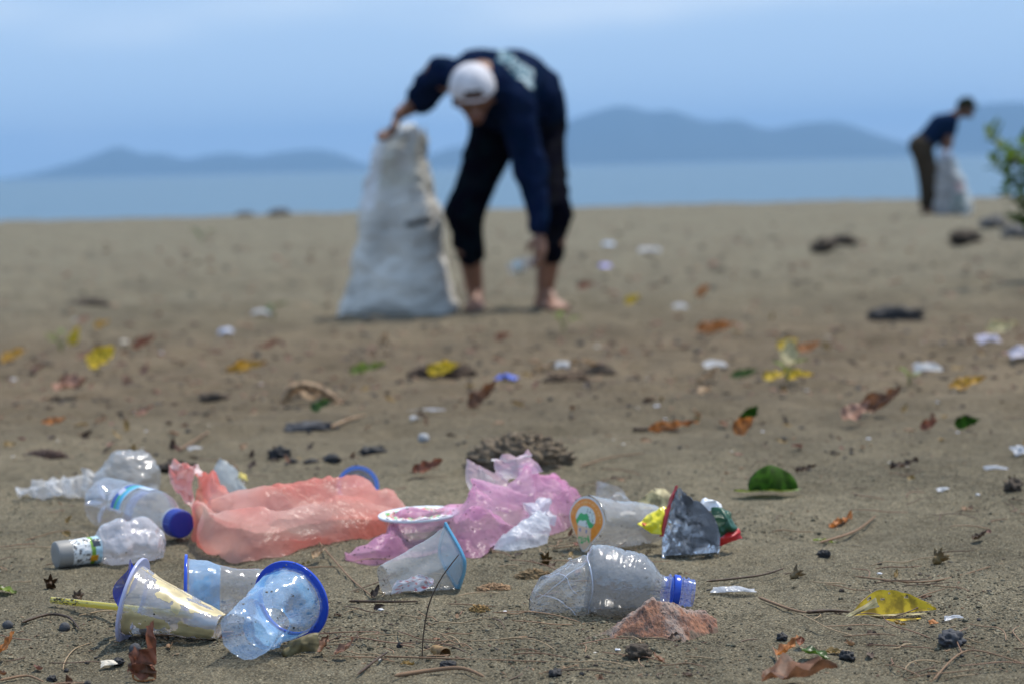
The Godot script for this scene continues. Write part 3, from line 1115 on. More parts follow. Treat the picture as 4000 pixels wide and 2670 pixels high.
# A limp bag: its front edge lies along the given ground points, it runs back by depth(u) and rises in rows of heights; wrinkles go over all of it.
func bag(front: Array, depth: Array, rows: Array, origin: Vector3, crease: float, crumple: float, seed_: int, tint: Callable, nu := 200, nv := 110, soft := 4.5) -> ArrayMesh:
	var pts := PackedVector3Array()
	var col := PackedColorArray()
	var o := Vector3(seed_ * 7.1, seed_ * 3.3, seed_ * 1.7)
	for j in nv + 1:
		var v := float(j) / nv
		for i in nu + 1:
			var u := float(i) / nu
			var g: Vector2 = along(front, u)
			var z := g.y - ramp(depth, u) * v
			var hs := []
			for row in rows:
				hs.append(ramp(row, u))
			var h: float = maxf(along(hs, v), 0.0)
			var q := Vector3(g.x, h * 1.5, z)
			var keep := smoothstep(0.0, 0.012, h)
			var warp := Vector3(n_mid.get_noise_3dv(q * 5.0 + o), n_mid.get_noise_3dv(q * 6.0 + o * 2.0), n_mid.get_noise_3dv(q * 6.0 - o)) * 0.05
			var r1 := n_ridge.get_noise_3d(q.x * soft + warp.x * 7.0 + o.x, q.y * soft * 1.7 + warp.y * 6.0, q.z * soft * 1.8 + warp.z * 7.0)
			var r2 := n_ridge.get_noise_3d(q.x * 17.0 + warp.x * 30.0, q.y * 21.0, q.z * 22.0 + o.z + warp.z * 30.0) * lerpf(0.6, 1.7, smoothstep(0.35, 0.7, v))
			var m := n_mid.get_noise_3dv(q * soft * 3.0 + o)
			var fc := cell_noise_at(q.x * soft * 3.4 + warp.x * 12.0 + o.x, q.y * soft * 3.0, q.z * soft * 4.2 + warp.z * 12.0)
			var up := (r1 * crease * 0.7 + fc * crease * 1.1 + r2 * crumple + m * crease * 0.4) * keep
			var p := Vector3(g.x, ground(g.x, z) - 0.001 + h + up, z)
			p.x += (n_mid.get_noise_3dv(q * 13.0 + o * 3.0) * crease * 1.1 + r2 * crumple * 0.8) * lerpf(0.5, 1.0, keep)
			p.z += n_mid.get_noise_3dv(q * 13.0 - o * 3.0) * crease * 1.3
			pts.append(p - origin)
			col.append(tint.call(u, v, r1, m))
	return sheet(pts, nu + 1, nv + 1, false, col)


func build_bags() -> void:
	# red bag
	var at := on(Vector2(-0.2455, -2.5346))
	var t := thing("plastic_bag", "crumpled translucent red plastic bag, largest piece of litter on the sand", "plastic bag", at)
	var front := [Vector2(-0.3800, -2.6364), Vector2(-0.3406, -2.5198), Vector2(-0.2962, -2.4683), Vector2(-0.2563, -2.4960), Vector2(-0.2076, -2.5466), Vector2(-0.1621, -2.6030), Vector2(-0.1155, -2.6850)]
	var depth := [Vector2(0, 0.17), Vector2(0.2, 0.2), Vector2(0.6, 0.21), Vector2(0.85, 0.16), Vector2(1, 0.07)]
	var rows := [
		[Vector2(0, 0.004), Vector2(1, 0.002)],
		[Vector2(0, 0.028), Vector2(0.15, 0.044), Vector2(0.5, 0.040), Vector2(0.8, 0.032), Vector2(1, 0.008)],
		[Vector2(0, 0.040), Vector2(0.15, 0.048), Vector2(0.35, 0.050), Vector2(0.55, 0.046), Vector2(0.8, 0.034), Vector2(1, 0.010)],
		[Vector2(0, 0.044), Vector2(0.16, 0.036), Vector2(0.35, 0.032), Vector2(0.6, 0.034), Vector2(0.8, 0.026), Vector2(1, 0.008)],
		[Vector2(0, 0.056), Vector2(0.13, 0.050), Vector2(0.32, 0.061), Vector2(0.5, 0.058), Vector2(0.7, 0.057), Vector2(0.85, 0.040), Vector2(1, 0.008)],
		[Vector2(0, 0.060), Vector2(0.12, 0.054), Vector2(0.32, 0.062), Vector2(0.5, 0.056), Vector2(0.7, 0.056), Vector2(0.85, 0.036), Vector2(1, 0.006)],
		[Vector2(0, 0.022), Vector2(0.5, 0.02), Vector2(1, 0.002)],
		[Vector2(0, 0.002), Vector2(1, 0.001)],
	]
	var red := film(Color(0.98, 0.83, 0.79), 0.62, 1.4, 0.29)
	obj("bag_sheet", bag(front, depth, rows, at, 0.010, 0.0019, 1, func(u: float, v: float, r1: float, m: float) -> Color:
		var k := clampf(0.16 + r1 * 0.35 + m * 0.5 + smoothstep(0.12, 0.0, u) * 0.8 + smoothstep(0.16, 0.0, v) * 0.5 + smoothstep(0.55, 0.75, v) * 0.45, 0.0, 1.0)
		return Color(1.0, 1.0, 1.0).lerp(Color(0.96, 0.40, 0.36), k), 260, 140, 2.6), red, t)
	var handle := [at * 0 + Vector3(-0.128, 0.062, -0.165), Vector3(-0.146, 0.070, -0.175), Vector3(-0.15, 0.048, -0.165), Vector3(-0.135, 0.024, -0.15)]
	var hp := PackedVector3Array()
	for j in 31:
		var s := j / 30.0
		var p: Vector3 = along(handle, s)
		for i in 9:
			var w := (i - 4) / 4.0
			hp.append(p + Vector3(w * 0.018 * sin(PI * (0.12 + 0.8 * s)), w * w * 0.006 + n_ridge.get_noise_2d(w * 2.0, s * 4.0) * 0.008, w * 0.022 + n_mid.get_noise_2d(s * 5.0, w) * 0.008))
	var deep := film(Color(0.93, 0.36, 0.30), 0.93, 1.0, 0.3)
	deep.vertex_color_use_as_albedo = false
	obj("handle", sheet(hp, 9, 31), deep, t)
	# pink bag
	at = on(Vector2(-0.0518, -2.5558))
	t = thing("plastic_bag", "thin torn pink plastic bag with sandy folds beside the red bag", "plastic bag", at)
	front = [Vector2(-0.1837, -2.4687), Vector2(-0.1541, -2.4644), Vector2(-0.1227, -2.4991), Vector2(-0.0847, -2.5108), Vector2(-0.0505, -2.4772), Vector2(-0.0174, -2.5181), Vector2(0.0169, -2.5726), Vector2(0.0478, -2.6365), Vector2(0.0722, -2.6916)]
	depth = [Vector2(0, 0.02), Vector2(0.25, 0.09), Vector2(0.5, 0.15), Vector2(0.75, 0.17), Vector2(1, 0.10)]
	rows = [
		[Vector2(0, 0.001), Vector2(1, 0.002)],
		[Vector2(0, 0.010), Vector2(0.25, 0.016), Vector2(0.5, 0.030), Vector2(0.75, 0.022), Vector2(1, 0.006)],
		[Vector2(0, 0.010), Vector2(0.25, 0.028), Vector2(0.5, 0.046), Vector2(0.65, 0.052), Vector2(0.8, 0.030), Vector2(1, 0.014)],
		[Vector2(0, 0.006), Vector2(0.25, 0.034), Vector2(0.42, 0.034), Vector2(0.55, 0.058), Vector2(0.7, 0.066), Vector2(0.82, 0.040), Vector2(1, 0.018)],
		[Vector2(0, 0.003), Vector2(0.25, 0.022), Vector2(0.42, 0.022), Vector2(0.54, 0.066), Vector2(0.62, 0.052), Vector2(0.72, 0.068), Vector2(0.82, 0.048), Vector2(0.9, 0.046), Vector2(1, 0.014)],
		[Vector2(0, 0.001), Vector2(0.5, 0.016), Vector2(1, 0.002)],
	]
	var pink := film(Color(0.96, 0.79, 0.88), 0.62, 1.3, 0.28)
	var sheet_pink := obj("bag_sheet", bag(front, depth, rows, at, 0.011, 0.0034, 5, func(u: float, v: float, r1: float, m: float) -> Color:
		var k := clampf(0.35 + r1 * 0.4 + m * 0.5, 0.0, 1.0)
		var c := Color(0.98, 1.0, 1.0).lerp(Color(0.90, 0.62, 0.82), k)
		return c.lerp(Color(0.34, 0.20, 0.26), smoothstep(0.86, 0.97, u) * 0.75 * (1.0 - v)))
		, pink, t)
	var flap := quad_patch(Vector3(0.0, 0.035, -0.10), Vector3(0.05, 0.045, -0.10), Vector3(-0.005, 0.078, -0.12), Vector3(0.028, 0.062, -0.13), Vector3(0.0, 0.0, 0.012), 24, 0.008, 3)
	obj("flap", flap, pink, t)
	flap = quad_patch(Vector3(0.035, 0.05, -0.12), Vector3(0.082, 0.06, -0.12), Vector3(0.025, 0.075, -0.14), Vector3(0.066, 0.082, -0.15), Vector3(0.0, 0.0, 0.012), 24, 0.009, 8)
	obj("flap", flap, pink, t)
	specks_on(sheet_pink, 420, 0.0009, 0.0022, [Color(0.03, 0.02, 0.02), Color(0.07, 0.05, 0.04)], "sand_grain")
	# white scraps against the pink bag
	var white := film(Color(0.86, 0.88, 0.92), 0.80, 0.8, 0.3)
	white.vertex_color_use_as_albedo = false
	at = on(Vector2(0.0042, -2.5091))
	t = thing("plastic_scrap", "crumpled white plastic scrap in front of the pink bag's right side", "plastic scrap", at)
	front = [Vector2(-0.0318, -2.5029), Vector2(-0.0126, -2.4886), Vector2(0.0066, -2.5030), Vector2(0.0309, -2.5285)]
	obj("scrap_sheet", bag(front, [Vector2(0, 0.03), Vector2(1, 0.05)], [[Vector2(0, 0.001), Vector2(1, 0.002)], [Vector2(0, 0.004), Vector2(0.5, 0.018), Vector2(1, 0.02)], [Vector2(0, 0.005), Vector2(0.5, 0.022), Vector2(1, 0.032)], [Vector2(0, 0.001), Vector2(1, 0.01)]], at, 0.008, 0.004, 9, func(_u, _v, _r, _m) -> Color: return Color.WHITE, 70, 40), white, t)
	at = on(Vector2(0.0219, -2.5840))
	t = thing("plastic_scrap", "small white plastic scrap tucked high in the pink bag's folds", "plastic scrap", at)
	obj("scrap_sheet", quad_patch(Vector3(-0.018, 0.016, -0.02), Vector3(0.02, 0.012, -0.02), Vector3(-0.014, 0.036, -0.035), Vector3(0.016, 0.04, -0.035), Vector3(0, 0.0, 0.012), 24, 0.007, 11), white, t)
	# clear crumpled bag at the left, behind the capped bottle
	at = on(Vector2(-0.5142, -3.0149))
	t = thing("plastic_bag", "crumpled clear plastic bag puffed into a dome behind the capped bottle", "plastic bag", at)
	var pts := PackedVector3Array()
	for j in 61:
		var v := j / 60.0
		for i in 72:
			var a := TAU * i / 72
			var r := sin(PI * 0.5 * v)
			var p := Vector3(cos(a) * 0.043 * r, 0.057 * pow(cos(PI * 0.5 * v), 0.75), sin(a) * 0.045 * r)
			p.x += 0.006 * (1.0 - v)
			var q := p * 20.0
			p *= 1.0 + n_ridge.get_noise_3dv(q) * 0.13 + cell_noise(p * 24.0) * 0.10
			p.y = maxf(p.y, 0.001)
			pts.append(p)
	var cl := film(Color(0.86, 0.87, 0.89), 0.46, 0.7, 0.26)
	cl.vertex_color_use_as_albedo = false
	obj("dome", sheet(pts, 72, 61, true), M["cloudy"], t)
	for k in 5:
		var x := -0.04 - 0.022 * k
		var tear := quad_patch(Vector3(x - 0.014, 0.0, 0.012), Vector3(x + 0.016, 0.0, 0.012), Vector3(x - 0.02 + rnd(-0.006, 0.006), 0.030 - k * 0.005, -0.01), Vector3(x + 0.012, 0.026 - k * 0.004, -0.02), Vector3(0, 0, 0.01), 18, 0.008, 20 + k)
		obj("torn_edge", tear, cl, t)
	# pale grey scrap standing behind the red bag
	at = on(Vector2(-0.3809, -2.9712))
	t = thing("plastic_scrap", "pale grey see-through scrap with a yellow corner standing behind red bag", "plastic scrap", at)
	var grey := film(Color(0.72, 0.76, 0.78), 0.72, 0.7, 0.3)
	grey.vertex_color_use_as_albedo = false
	obj("scrap_sheet", quad_patch(Vector3(-0.026, 0, 0), Vector3(0.032, 0, -0.01), Vector3(-0.004, 0.052, -0.01), Vector3(0.016, 0.036, -0.02), Vector3(0, 0, 0.012), 20, 0.004, 31), grey, t)
	var yl := film(Color(0.85, 0.75, 0.15), 0.9, 0.6, 0.3)
	yl.vertex_color_use_as_albedo = false
	obj("yellow_corner", quad_patch(Vector3(0.020, 0.024, -0.005), Vector3(0.032, 0.020, -0.008), Vector3(0.020, 0.032, -0.012), Vector3(0.029, 0.029, -0.014), Vector3(0, 0, 0.003), 8, 0.001, 32), yl, t)
	# see-through film behind the orange-labelled cup
	at = on(Vector2(0.1131, -2.7675))
	t = thing("plastic_film", "crinkled see-through film lying behind the orange-labelled cup", "plastic film", at)
	obj("film_sheet", quad_patch(Vector3(-0.026, 0.0, 0.01), Vector3(0.03, 0.0, 0.012), Vector3(-0.02, 0.024, -0.02), Vector3(0.022, 0.02, -0.02), Vector3(0, 0.012, 0), 30, 0.012, 41), M["clear_crumpled"], t)


# A four-cornered scrap, bulged and wrinkled.
func quad_patch(p00: Vector3, p10: Vector3, p01: Vector3, p11: Vector3, bulge: Vector3, n: int, wrinkle: float, seed_: int, col: Variant = null) -> ArrayMesh:
	var pts := PackedVector3Array()
	var cs := PackedColorArray()
	var nrm := (p10 - p00).cross(p01 - p00).normalized()
	for j in n + 1:
		var v := float(j) / n
		for i in n + 1:
			var u := float(i) / n
			var p := p00.lerp(p10, u).lerp(p01.lerp(p11, u), v)
			p += bulge * (4.0 * u * (1.0 - u)) * (4.0 * v * (1.0 - v)) + bulge * 0.4 * sin(PI * u)
			var q := Vector3(u * 1.1, v * 1.1, seed_ * 4.7)
			p += nrm * wrinkle * n_ridge.get_noise_3dv(q * 0.9)
			p += Vector3(n_mid.get_noise_3dv(q * 1.7), n_mid.get_noise_3dv(q * 1.7 + Vector3(50, 0, 0)), n_mid.get_noise_3dv(q * 1.7 + Vector3(0, 50, 0))) * wrinkle * 0.7
			pts.append(p)
			if col != null:
				cs.append(col.call(u, v))
	return sheet(pts, n + 1, n + 1, false, cs)


# Grains that cling to a surface: on corners of its mesh, chosen at random.
func specks_on(o: MeshInstance3D, count: int, small: float, large: float, tints: Array, called: String, material := "speck", where: Variant = null) -> void:
	var ar := o.mesh.surface_get_arrays(0)
	var vs: PackedVector3Array = ar[Mesh.ARRAY_VERTEX]
	var ns: PackedVector3Array = ar[Mesh.ARRAY_NORMAL]
	var places := []
	var tries := 0
	while places.size() < count and tries < count * 12:
		tries += 1
		var k := rng.randi_range(0, vs.size() - 1)
		if where != null and not where.call(vs[k]):
			continue
		var n := ns[k]
		var s := small * pow(large / small, pow(rng.randf(), 2.0))
		var side := n.cross(Vector3(0.3, 0.9, 0.2)).normalized()
		var jig := side * rnd(-0.0015, 0.0015) + side.cross(n) * rnd(-0.0015, 0.0015)
		var b := Basis(side, n, side.cross(n)) * Basis.from_scale(Vector3(s * rnd(0.7, 1.3), s * 0.55, s))
		places.append(Transform3D(b, vs[k] + jig))
	var mesh: Mesh = lump(Vector3.ONE * 0.5, 0.25, 2, 4) if material == "speck" else lump(Vector3.ONE * 0.5, 0.0, 2, 6)
	stuff(called, mesh, M[material], places, tints, o)



# ---------------------------------------------------------------- bottles and cups

# A thin cup along x: closed base at 0, open rim at its length. dents are [place, angle, reach along, reach round, depth].
func dented(dents: Array, squash := Vector2(1, 1), sag := 0.0, crumple := 0.0, seed_ := 0) -> Callable:
	return func(p: Vector3, t: float, a: float) -> Vector3:
		var k := 1.0
		for d in dents:
			var da := wrapf(a - d[1], -PI, PI)
			k -= d[4] * exp(-pow((t - d[0]) / d[2], 2.0) - pow(da / d[3], 2.0))
		var soft := 1.0 - t
		var q := Vector3(p.x, p.y * k * lerpf(1.0, squash.x, soft), p.z * k * lerpf(1.0, squash.y, soft))
		if crumple > 0.0:
			var r := n_ridge.get_noise_3dv(p * 26.0 + Vector3(seed_ * 5.0, 0, 0)) * crumple + cell_noise(p * 30.0 + Vector3(0, seed_ * 5.0, 0)) * crumple * 0.7
			q += Vector3(0, p.y, p.z).normalized() * r * (1.0 - smoothstep(0.88, 1.0, t))
		q.y += sag * (1.0 - t) * (1.0 - t)
		return q


func cup_body(length: float, r0: float, r1: float, warp: Callable, sides := 88, steps := 64) -> ArrayMesh:
	return lathe([Vector2(0.001, 0.0006), Vector2(0.0012, r0 * 0.5), Vector2(0.0, r0 * 0.93), Vector2(length * 0.05, r0), Vector2(length * 0.3, lerpf(r0, r1, 0.28)), Vector2(length * 0.55, lerpf(r0, r1, 0.52)), Vector2(length * 0.8, lerpf(r0, r1, 0.78)), Vector2(length * 0.97, r1), Vector2(length, r1)], sides, steps, 0.0, 0, warp)


func cup_rim(length: float, r1: float, wide: float, warp: Callable) -> ArrayMesh:
	var at_rim := func(p: Vector3, _t: float, a: float) -> Vector3: return warp.call(p, 1.0, a)
	return lathe([Vector2(length - 0.0012, r1 - 0.0006), Vector2(length - 0.0012, r1 + wide * 0.5), Vector2(length - 0.0014, r1 + wide), Vector2(length, r1 + wide + 0.0004), Vector2(length + 0.0014, r1 + wide), Vector2(length + 0.0008, r1 + wide * 0.5), Vector2(length + 0.0006, r1 - 0.001), Vector2(length - 0.0012, r1 - 0.0006)], 88, 21, 0.0, 0, at_rim)


func build_bottles_and_cups() -> void:
	var dark_grains := [Color(0.02, 0.018, 0.016), Color(0.05, 0.04, 0.03), Color(0.12, 0.10, 0.07)]
	var water := [Color.WHITE]
	# crushed cup with its blue rim, nearest to the viewer
	var base := on(Vector2(-0.2370, -1.9538)) + Vector3(0, 0.0235, 0)
	var t := thing("plastic_cup", "crushed clear cup with dark blue rim, wet with droplets, nearest of the cups", "plastic cup", base)
	t.basis = facing(Vector3(0.42, 0.17, -0.89))
	var w := dented([[0.40, 0.35, 0.13, 0.8, 0.55], [0.62, 1.4, 0.12, 0.5, 0.42], [0.5, -1.6, 0.16, 0.5, 0.34], [0.7, -0.4, 0.1, 0.3, 0.2], [0.55, 2.4, 0.1, 0.5, 0.3]], Vector2(0.95, 1.05), 0.0, 0.0026, 3)
	var body := obj("cup_body", cup_body(0.082, 0.0245, 0.0315, w), M["cloudy_blue"], t)
	var rim_f := obj("rim", cup_rim(0.082, 0.0305, 0.0066, w), M["blue_rim"], t)
	specks_on(rim_f, 70, 0.0004, 0.0016, dark_grains + [Color(0.3, 0.27, 0.22)], "sand_grain")
	var inner := func(p: Vector3, tt: float, a: float) -> Vector3: return w.call(p, 0.42 + tt * 0.55, a)
	obj("printed_band", lathe([Vector2(0.034, 0.0268), Vector2(0.055, 0.0286), Vector2(0.078, 0.0308)], 88, 20, 0.0, 0, inner), M["pale_blue_film"], t)
	specks_on(body, 650, 0.0009, 0.0030, water, "water_droplet", "drop", func(p: Vector3) -> bool: return p.x > 0.02 and p.y > -0.008)
	specks_on(body, 90, 0.0006, 0.0022, dark_grains, "sand_grain")
	# cup with milky remains, rim to the left
	var rim_at := on(Vector2(-0.3593, -2.0734)) + Vector3(0.008, 0.036, 0)
	base = rim_at + Vector3(0.082, -0.022, 0.012)
	t = thing("plastic_cup", "milky cup with cream-coloured remains lying on its side beside a yellow straw", "plastic cup", base)
	t.basis = facing(rim_at - base, Vector3(0.0, 1, 0.0))
	var w2 := dented([[0.35, 0.2, 0.22, 0.7, 0.42], [0.2, 1.2, 0.2, 0.5, 0.25], [0.55, -1.9, 0.16, 0.6, 0.16]], Vector2(0.55, 1.15), 0.002, 0.0013, 7)
	var len2 := (rim_at - base).length()
	body = obj("cup_body", cup_body(len2, 0.020, 0.0330, w2), M["milky"], t)
	obj("rim", cup_rim(len2, 0.0325, 0.0072, w2), M["milky_rim"], t)
	var inside := func(p: Vector3, tt: float, a: float) -> Vector3:
		var q: Vector3 = w2.call(p, tt, a)
		return Vector3(q.x, q.y * 1.006, q.z * 1.006)
	obj("cream_remains", cup_body(len2, 0.020, 0.0330, inside), M["cream"], t)
	specks_on(body, 300, 0.0007, 0.0022, water, "water_droplet", "drop", func(p: Vector3) -> bool: return p.x > 0.03)
	specks_on(body, 50, 0.0006, 0.0018, dark_grains, "sand_grain")
	var lid := PackedVector3Array()
	for j in 13:
		for i in 41:
			var a := TAU * i / 40.0
			var r := 0.024 * j / 12.0
			lid.append(Vector3(len2 + 0.010 + 0.004 * sin(a * 3.0) * j / 12.0, 0.012 + cos(a) * r, sin(a) * r))
	obj("peeled_lid", sheet(lid, 41, 13), M["blue_film"], t, "peeled dark blue lid film hanging behind the rim")
	# yellow straw
	var s0 := on(Vector2(-0.4575, -2.2319)) + Vector3(0, 0.006, 0)
	var s1 := rim_at + Vector3(0.055, -0.012, 0.014)
	t = thing("drinking_straw", "yellow see-through drinking straw stuck into the milky cup", "straw", s0)
	var straw := PackedVector3Array()
	var tint := PackedColorArray()
	var dirv := (s1 - s0)
	var sb := facing(dirv)
	for j in 33:
		for i in 16:
			var a := TAU * i / 16
			straw.append(sb * Vector3(dirv.length() * j / 32.0, cos(a) * 0.0034, sin(a) * 0.0028))
			tint.append(Color(1, 1, 1))
	obj("tube", sheet(straw, 16, 33, true), M["straw"], t)
	var mud := []
	for k in 60:
		var x := rnd(0.0, 0.30) * rnd(0.3, 1.0)
		mud.append(Transform3D(Basis.from_scale(Vector3(rnd(0.001, 0.004), 0.0009, rnd(0.001, 0.0025))), sb * Vector3(dirv.length() * x, rnd(-0.002, 0.0034), 0.0025)))
	stuff("mud_speck", lump(Vector3.ONE * 0.5, 0.2, 4, 5), M["speck"], mud, dark_grains, t)
	# clear cup with blue rim behind these two
	rim_at = on(Vector2(-0.3135, -2.1444)) + Vector3(0, 0.034, 0)
	base = rim_at + Vector3(0.080, -0.004, -0.010)
	t = thing("plastic_cup", "glossy clear cup with dark blue rim lying behind the two nearest cups", "plastic cup", base)
	t.basis = facing(rim_at - base)
	var w3 := dented([[0.55, 0.5, 0.10, 0.7, 0.26], [0.3, -0.3, 0.09, 0.5, 0.36], [0.75, 1.4, 0.08, 0.4, 0.24], [0.45, 1.5, 0.08, 0.5, 0.3], [0.6, -1.6, 0.2, 0.5, 0.2]], Vector2(1, 0.9), 0.0, 0.0024, 9)
	var len3 := (rim_at - base).length()
	body = obj("cup_body", cup_body(len3, 0.0245, 0.0315, w3), M["clear_crumpled"], t)
	specks_on(obj("rim", cup_rim(len3, 0.0310, 0.0058, w3), M["blue_rim"], t), 40, 0.0004, 0.0014, dark_grains, "sand_grain")
	var inner3 := func(p: Vector3, tt: float, a: float) -> Vector3: return w3.call(p, 0.62 + tt * 0.35, a)
	obj("printed_band", lathe([Vector2(len3 * 0.6, 0.0282), Vector2(len3 * 0.8, 0.0296), Vector2(len3 * 0.96, 0.0310)], 88, 16, 0.0, 0, inner3), M["pale_blue_film"], t)
	specks_on(body, 60, 0.0005, 0.0016, dark_grains, "sand_grain")
	# tilted cup with pale blue rim
	rim_at = on(Vector2(-0.0619, -2.2672)) + Vector3(0, 0.0325, 0)
	base = on(Vector2(-0.1312, -2.2300)) + Vector3(0.0, 0.0155, 0)
	t = thing("plastic_cup", "flattened clear cup with pale blue rim, alone in front of the pink bag", "plastic cup", base)
	t.basis = facing(rim_at - base + Vector3(0, 0, -0.008))
	var w4_soft := dented([[0.3, 1.5, 0.3, 0.6, 0.25], [0.35, -1.55, 0.3, 0.6, 0.25], [0.6, 1.1, 0.15, 0.4, 0.18]], Vector2(0.85, 0.75), 0.0, 0.0010, 13)
	var w4 := func(p: Vector3, tt: float, a: float) -> Vector3:
		var q: Vector3 = w4_soft.call(p, tt, a)
		var end := smoothstep(0.4, 1.0, tt)
		return Vector3(q.x, q.y * lerpf(1.0, 1.12, end), q.z * lerpf(1.0, lerpf(0.75, 0.10, pow(absf(cos(a)), 1.6)), end))
	var len4 := (rim_at - base).length()
	body = obj("cup_body", cup_body(len4, 0.0175, 0.0300, w4), M["cloudy"], t)
	var cyan := clear_plastic(0.72, Color(0.36, 0.68, 0.82), 0.18)
	obj("rim", cup_rim(len4, 0.0296, 0.0034, w4), cyan, t)
	var fp := PackedVector3Array()
	for j in 13:
		for i in 49:
			var a := TAU * i / 48.0
			var q: Vector3 = w4.call(Vector3(len4, cos(a) * 0.031, sin(a) * 0.031), 1.0, a)
			var r := j / 12.0
			fp.append(Vector3(len4 + 0.009 * (1.0 - r * r), q.y * r, q.z * r))
	obj("lid_film", sheet(fp, 49, 13), cyan, t)
	specks_on(body, 60, 0.0005, 0.0018, dark_grains, "sand_grain")
	t = thing("paper_scrap", "torn white label scrap with red specks under the flattened cup", "paper scrap", on(Vector2(-0.1069, -2.2405)))
	obj("scrap_sheet", quad_patch(Vector3(-0.018, 0.0, 0.005), Vector3(0.024, 0.006, 0.0), Vector3(-0.012, 0.010, -0.008), Vector3(0.022, 0.014, -0.008), Vector3(0, 0.003, 0), 20, 0.004, 51, func(u: float, v: float) -> Color: return Color(0.6, 0.12, 0.12) if n_mid.get_noise_2d(u * 9.0, v * 9.0) > 0.45 else Color(0.72, 0.73, 0.80)), M["plain"], t)
	# upright cup between the bags, its printed lid half torn
	base = on(Vector2(-0.1081, -2.5317)) + Vector3(0, -0.014, -0.03)
	t = thing("plastic_cup", "squat clear cup with torn white printed lid between the red and pink bags", "plastic cup", base)
	t.basis = Basis(Vector3.BACK, 0.03) * Basis(Vector3.RIGHT, 0.03) * Basis(Vector3(0, 1, 0), Vector3(-1, 0, 0), Vector3(0, 0, 1))
	var w5 := dented([[0.4, 0.0, 0.3, 0.7, 0.2], [0.5, 2.0, 0.3, 0.6, 0.25]], Vector2(0.9, 0.9), 0.0, 0.002, 17)
	body = obj("cup_body", cup_body(0.050, 0.029, 0.041, w5), M["clear_crumpled"], t)
	obj("rim", cup_rim(0.050, 0.041, 0.0045, w5), mat(0.70, 0.74, 0.78, 0.2), t)
	var lp := PackedVector3Array()
	var lc := PackedColorArray()
	for j in 17:
		for i in 65:
			var a := TAU * i / 64.0
			var r := lerpf(0.029, 0.0415, j / 16.0) - (0.012 * (1.0 - j / 16.0) if sin(a) < -0.2 else 0.0)
			lp.append(Vector3(0.0512 + 0.002 * n_mid.get_noise_2d(cos(a) * 3.0, sin(a) * 3.0), cos(a) * r, sin(a) * r))
			var ink := n_mid.get_noise_2d(cos(a) * r * 160.0, sin(a) * r * 160.0)
			lc.append(Color(0.62, 0.07, 0.05) if ink > 0.16 and j < 12 else Color(0.10, 0.40, 0.10) if ink < -0.28 and j < 12 else Color(0.74, 0.79, 0.84))
	obj("lid_film", sheet(lp, 65, 17, false, lc), M["plain"], t)
	obj("side_print", lathe([Vector2(0.022, 0.0330), Vector2(0.036, 0.037)], 40, 6, 0.0, 0, func(p: Vector3, _tt: float, a: float) -> Vector3: return Vector3(p.x, cos(-PI * 0.5 + (a / TAU - 0.5) * 0.6 + 0.9) * p.y if false else p.y, p.z)), clear_plastic(0.25, Color(0.45, 0.75, 0.5), 0.2), t)
	# cup with the orange printed lid
	rim_at = on(Vector2(0.0763, -2.4698)) + Vector3(0, 0.030, 0)
	base = rim_at + Vector3(0.075, -0.010, -0.062)
	t = thing("plastic_cup", "cloudy cup lying down with an orange and green printed label on its end", "plastic cup", base)
	t.basis = facing(rim_at - base, Vector3(0.12, 1, 0))
	var drop_shape := func(p: Vector3, tt: float, a: float) -> Vector3:
		var q: Vector3 = dented([[0.4, 0.6, 0.3, 0.6, 0.14]], Vector2(0.9, 1.0), 0.0, 0.0012, 23).call(p, tt, a)
		var low := smoothstep(0.012, -0.034, q.y)
		return Vector3(q.x, q.y, q.z * lerpf(1.0, lerpf(1.0, 0.30, low), smoothstep(0.3, 1.0, tt)))
	var len6 := (rim_at - base).length()
	body = obj("cup_body", cup_body(len6, 0.023, 0.0315, drop_shape), M["cloudy"], t)
	specks_on(body, 120, 0.0006, 0.0024, dark_grains, "sand_grain", "speck", func(p: Vector3) -> bool: return p.x > len6 * 0.5)
	var dp := PackedVector3Array()
	var dc := PackedColorArray()
	for j in 61:
		for i in 97:
			var a := TAU * i / 96.0
			var r := 0.0305 * j / 60.0
			var p: Vector3 = drop_shape.call(Vector3(len6 + 0.001, cos(a) * r, sin(a) * r), 1.0, a)
			p.x += 0.003 * (1.0 - pow(j / 60.0, 2.0))
			dp.append(p)
			dc.append(orange_print(Vector2(-p.z / 0.0305, p.y / 0.0305), j / 60.0))
	var print_mat := mat(1, 1, 1, 0.35, true)
	print_mat.backlight_enabled = true
	print_mat.backlight = Color(0.4, 0.4, 0.4)
	obj("printed_label", sheet(dp, 97, 61, false, dc), print_mat, t)
	build_capped_bottle(dark_grains)
	build_small_bottle(dark_grains)
	build_crushed_bottle(dark_grains)
	# blue ring of a cup behind the red bag
	t = thing("plastic_cup", "blue see-through cup rim arching up behind the red bag", "plastic cup", on(Vector2(-0.2146, -3.0583)) + Vector3(0, -0.008, 0))
	t.basis = facing(Vector3(0.15, 0.35, 1.0), Vector3(0, 1, -0.2))
	obj("cup_body", cup_body(0.045, 0.018, 0.024, dented([[0.5, 0.5, 0.3, 0.6, 0.2]], Vector2(1, 1), 0.0, 0.001, 29), 48, 30), clear_plastic(0.5, Color(0.36, 0.58, 0.92), 0.15), t)
	obj("rim", cup_rim(0.045, 0.024, 0.0035, dented([])), clear_plastic(0.75, Color(0.30, 0.52, 0.90), 0.15), t)


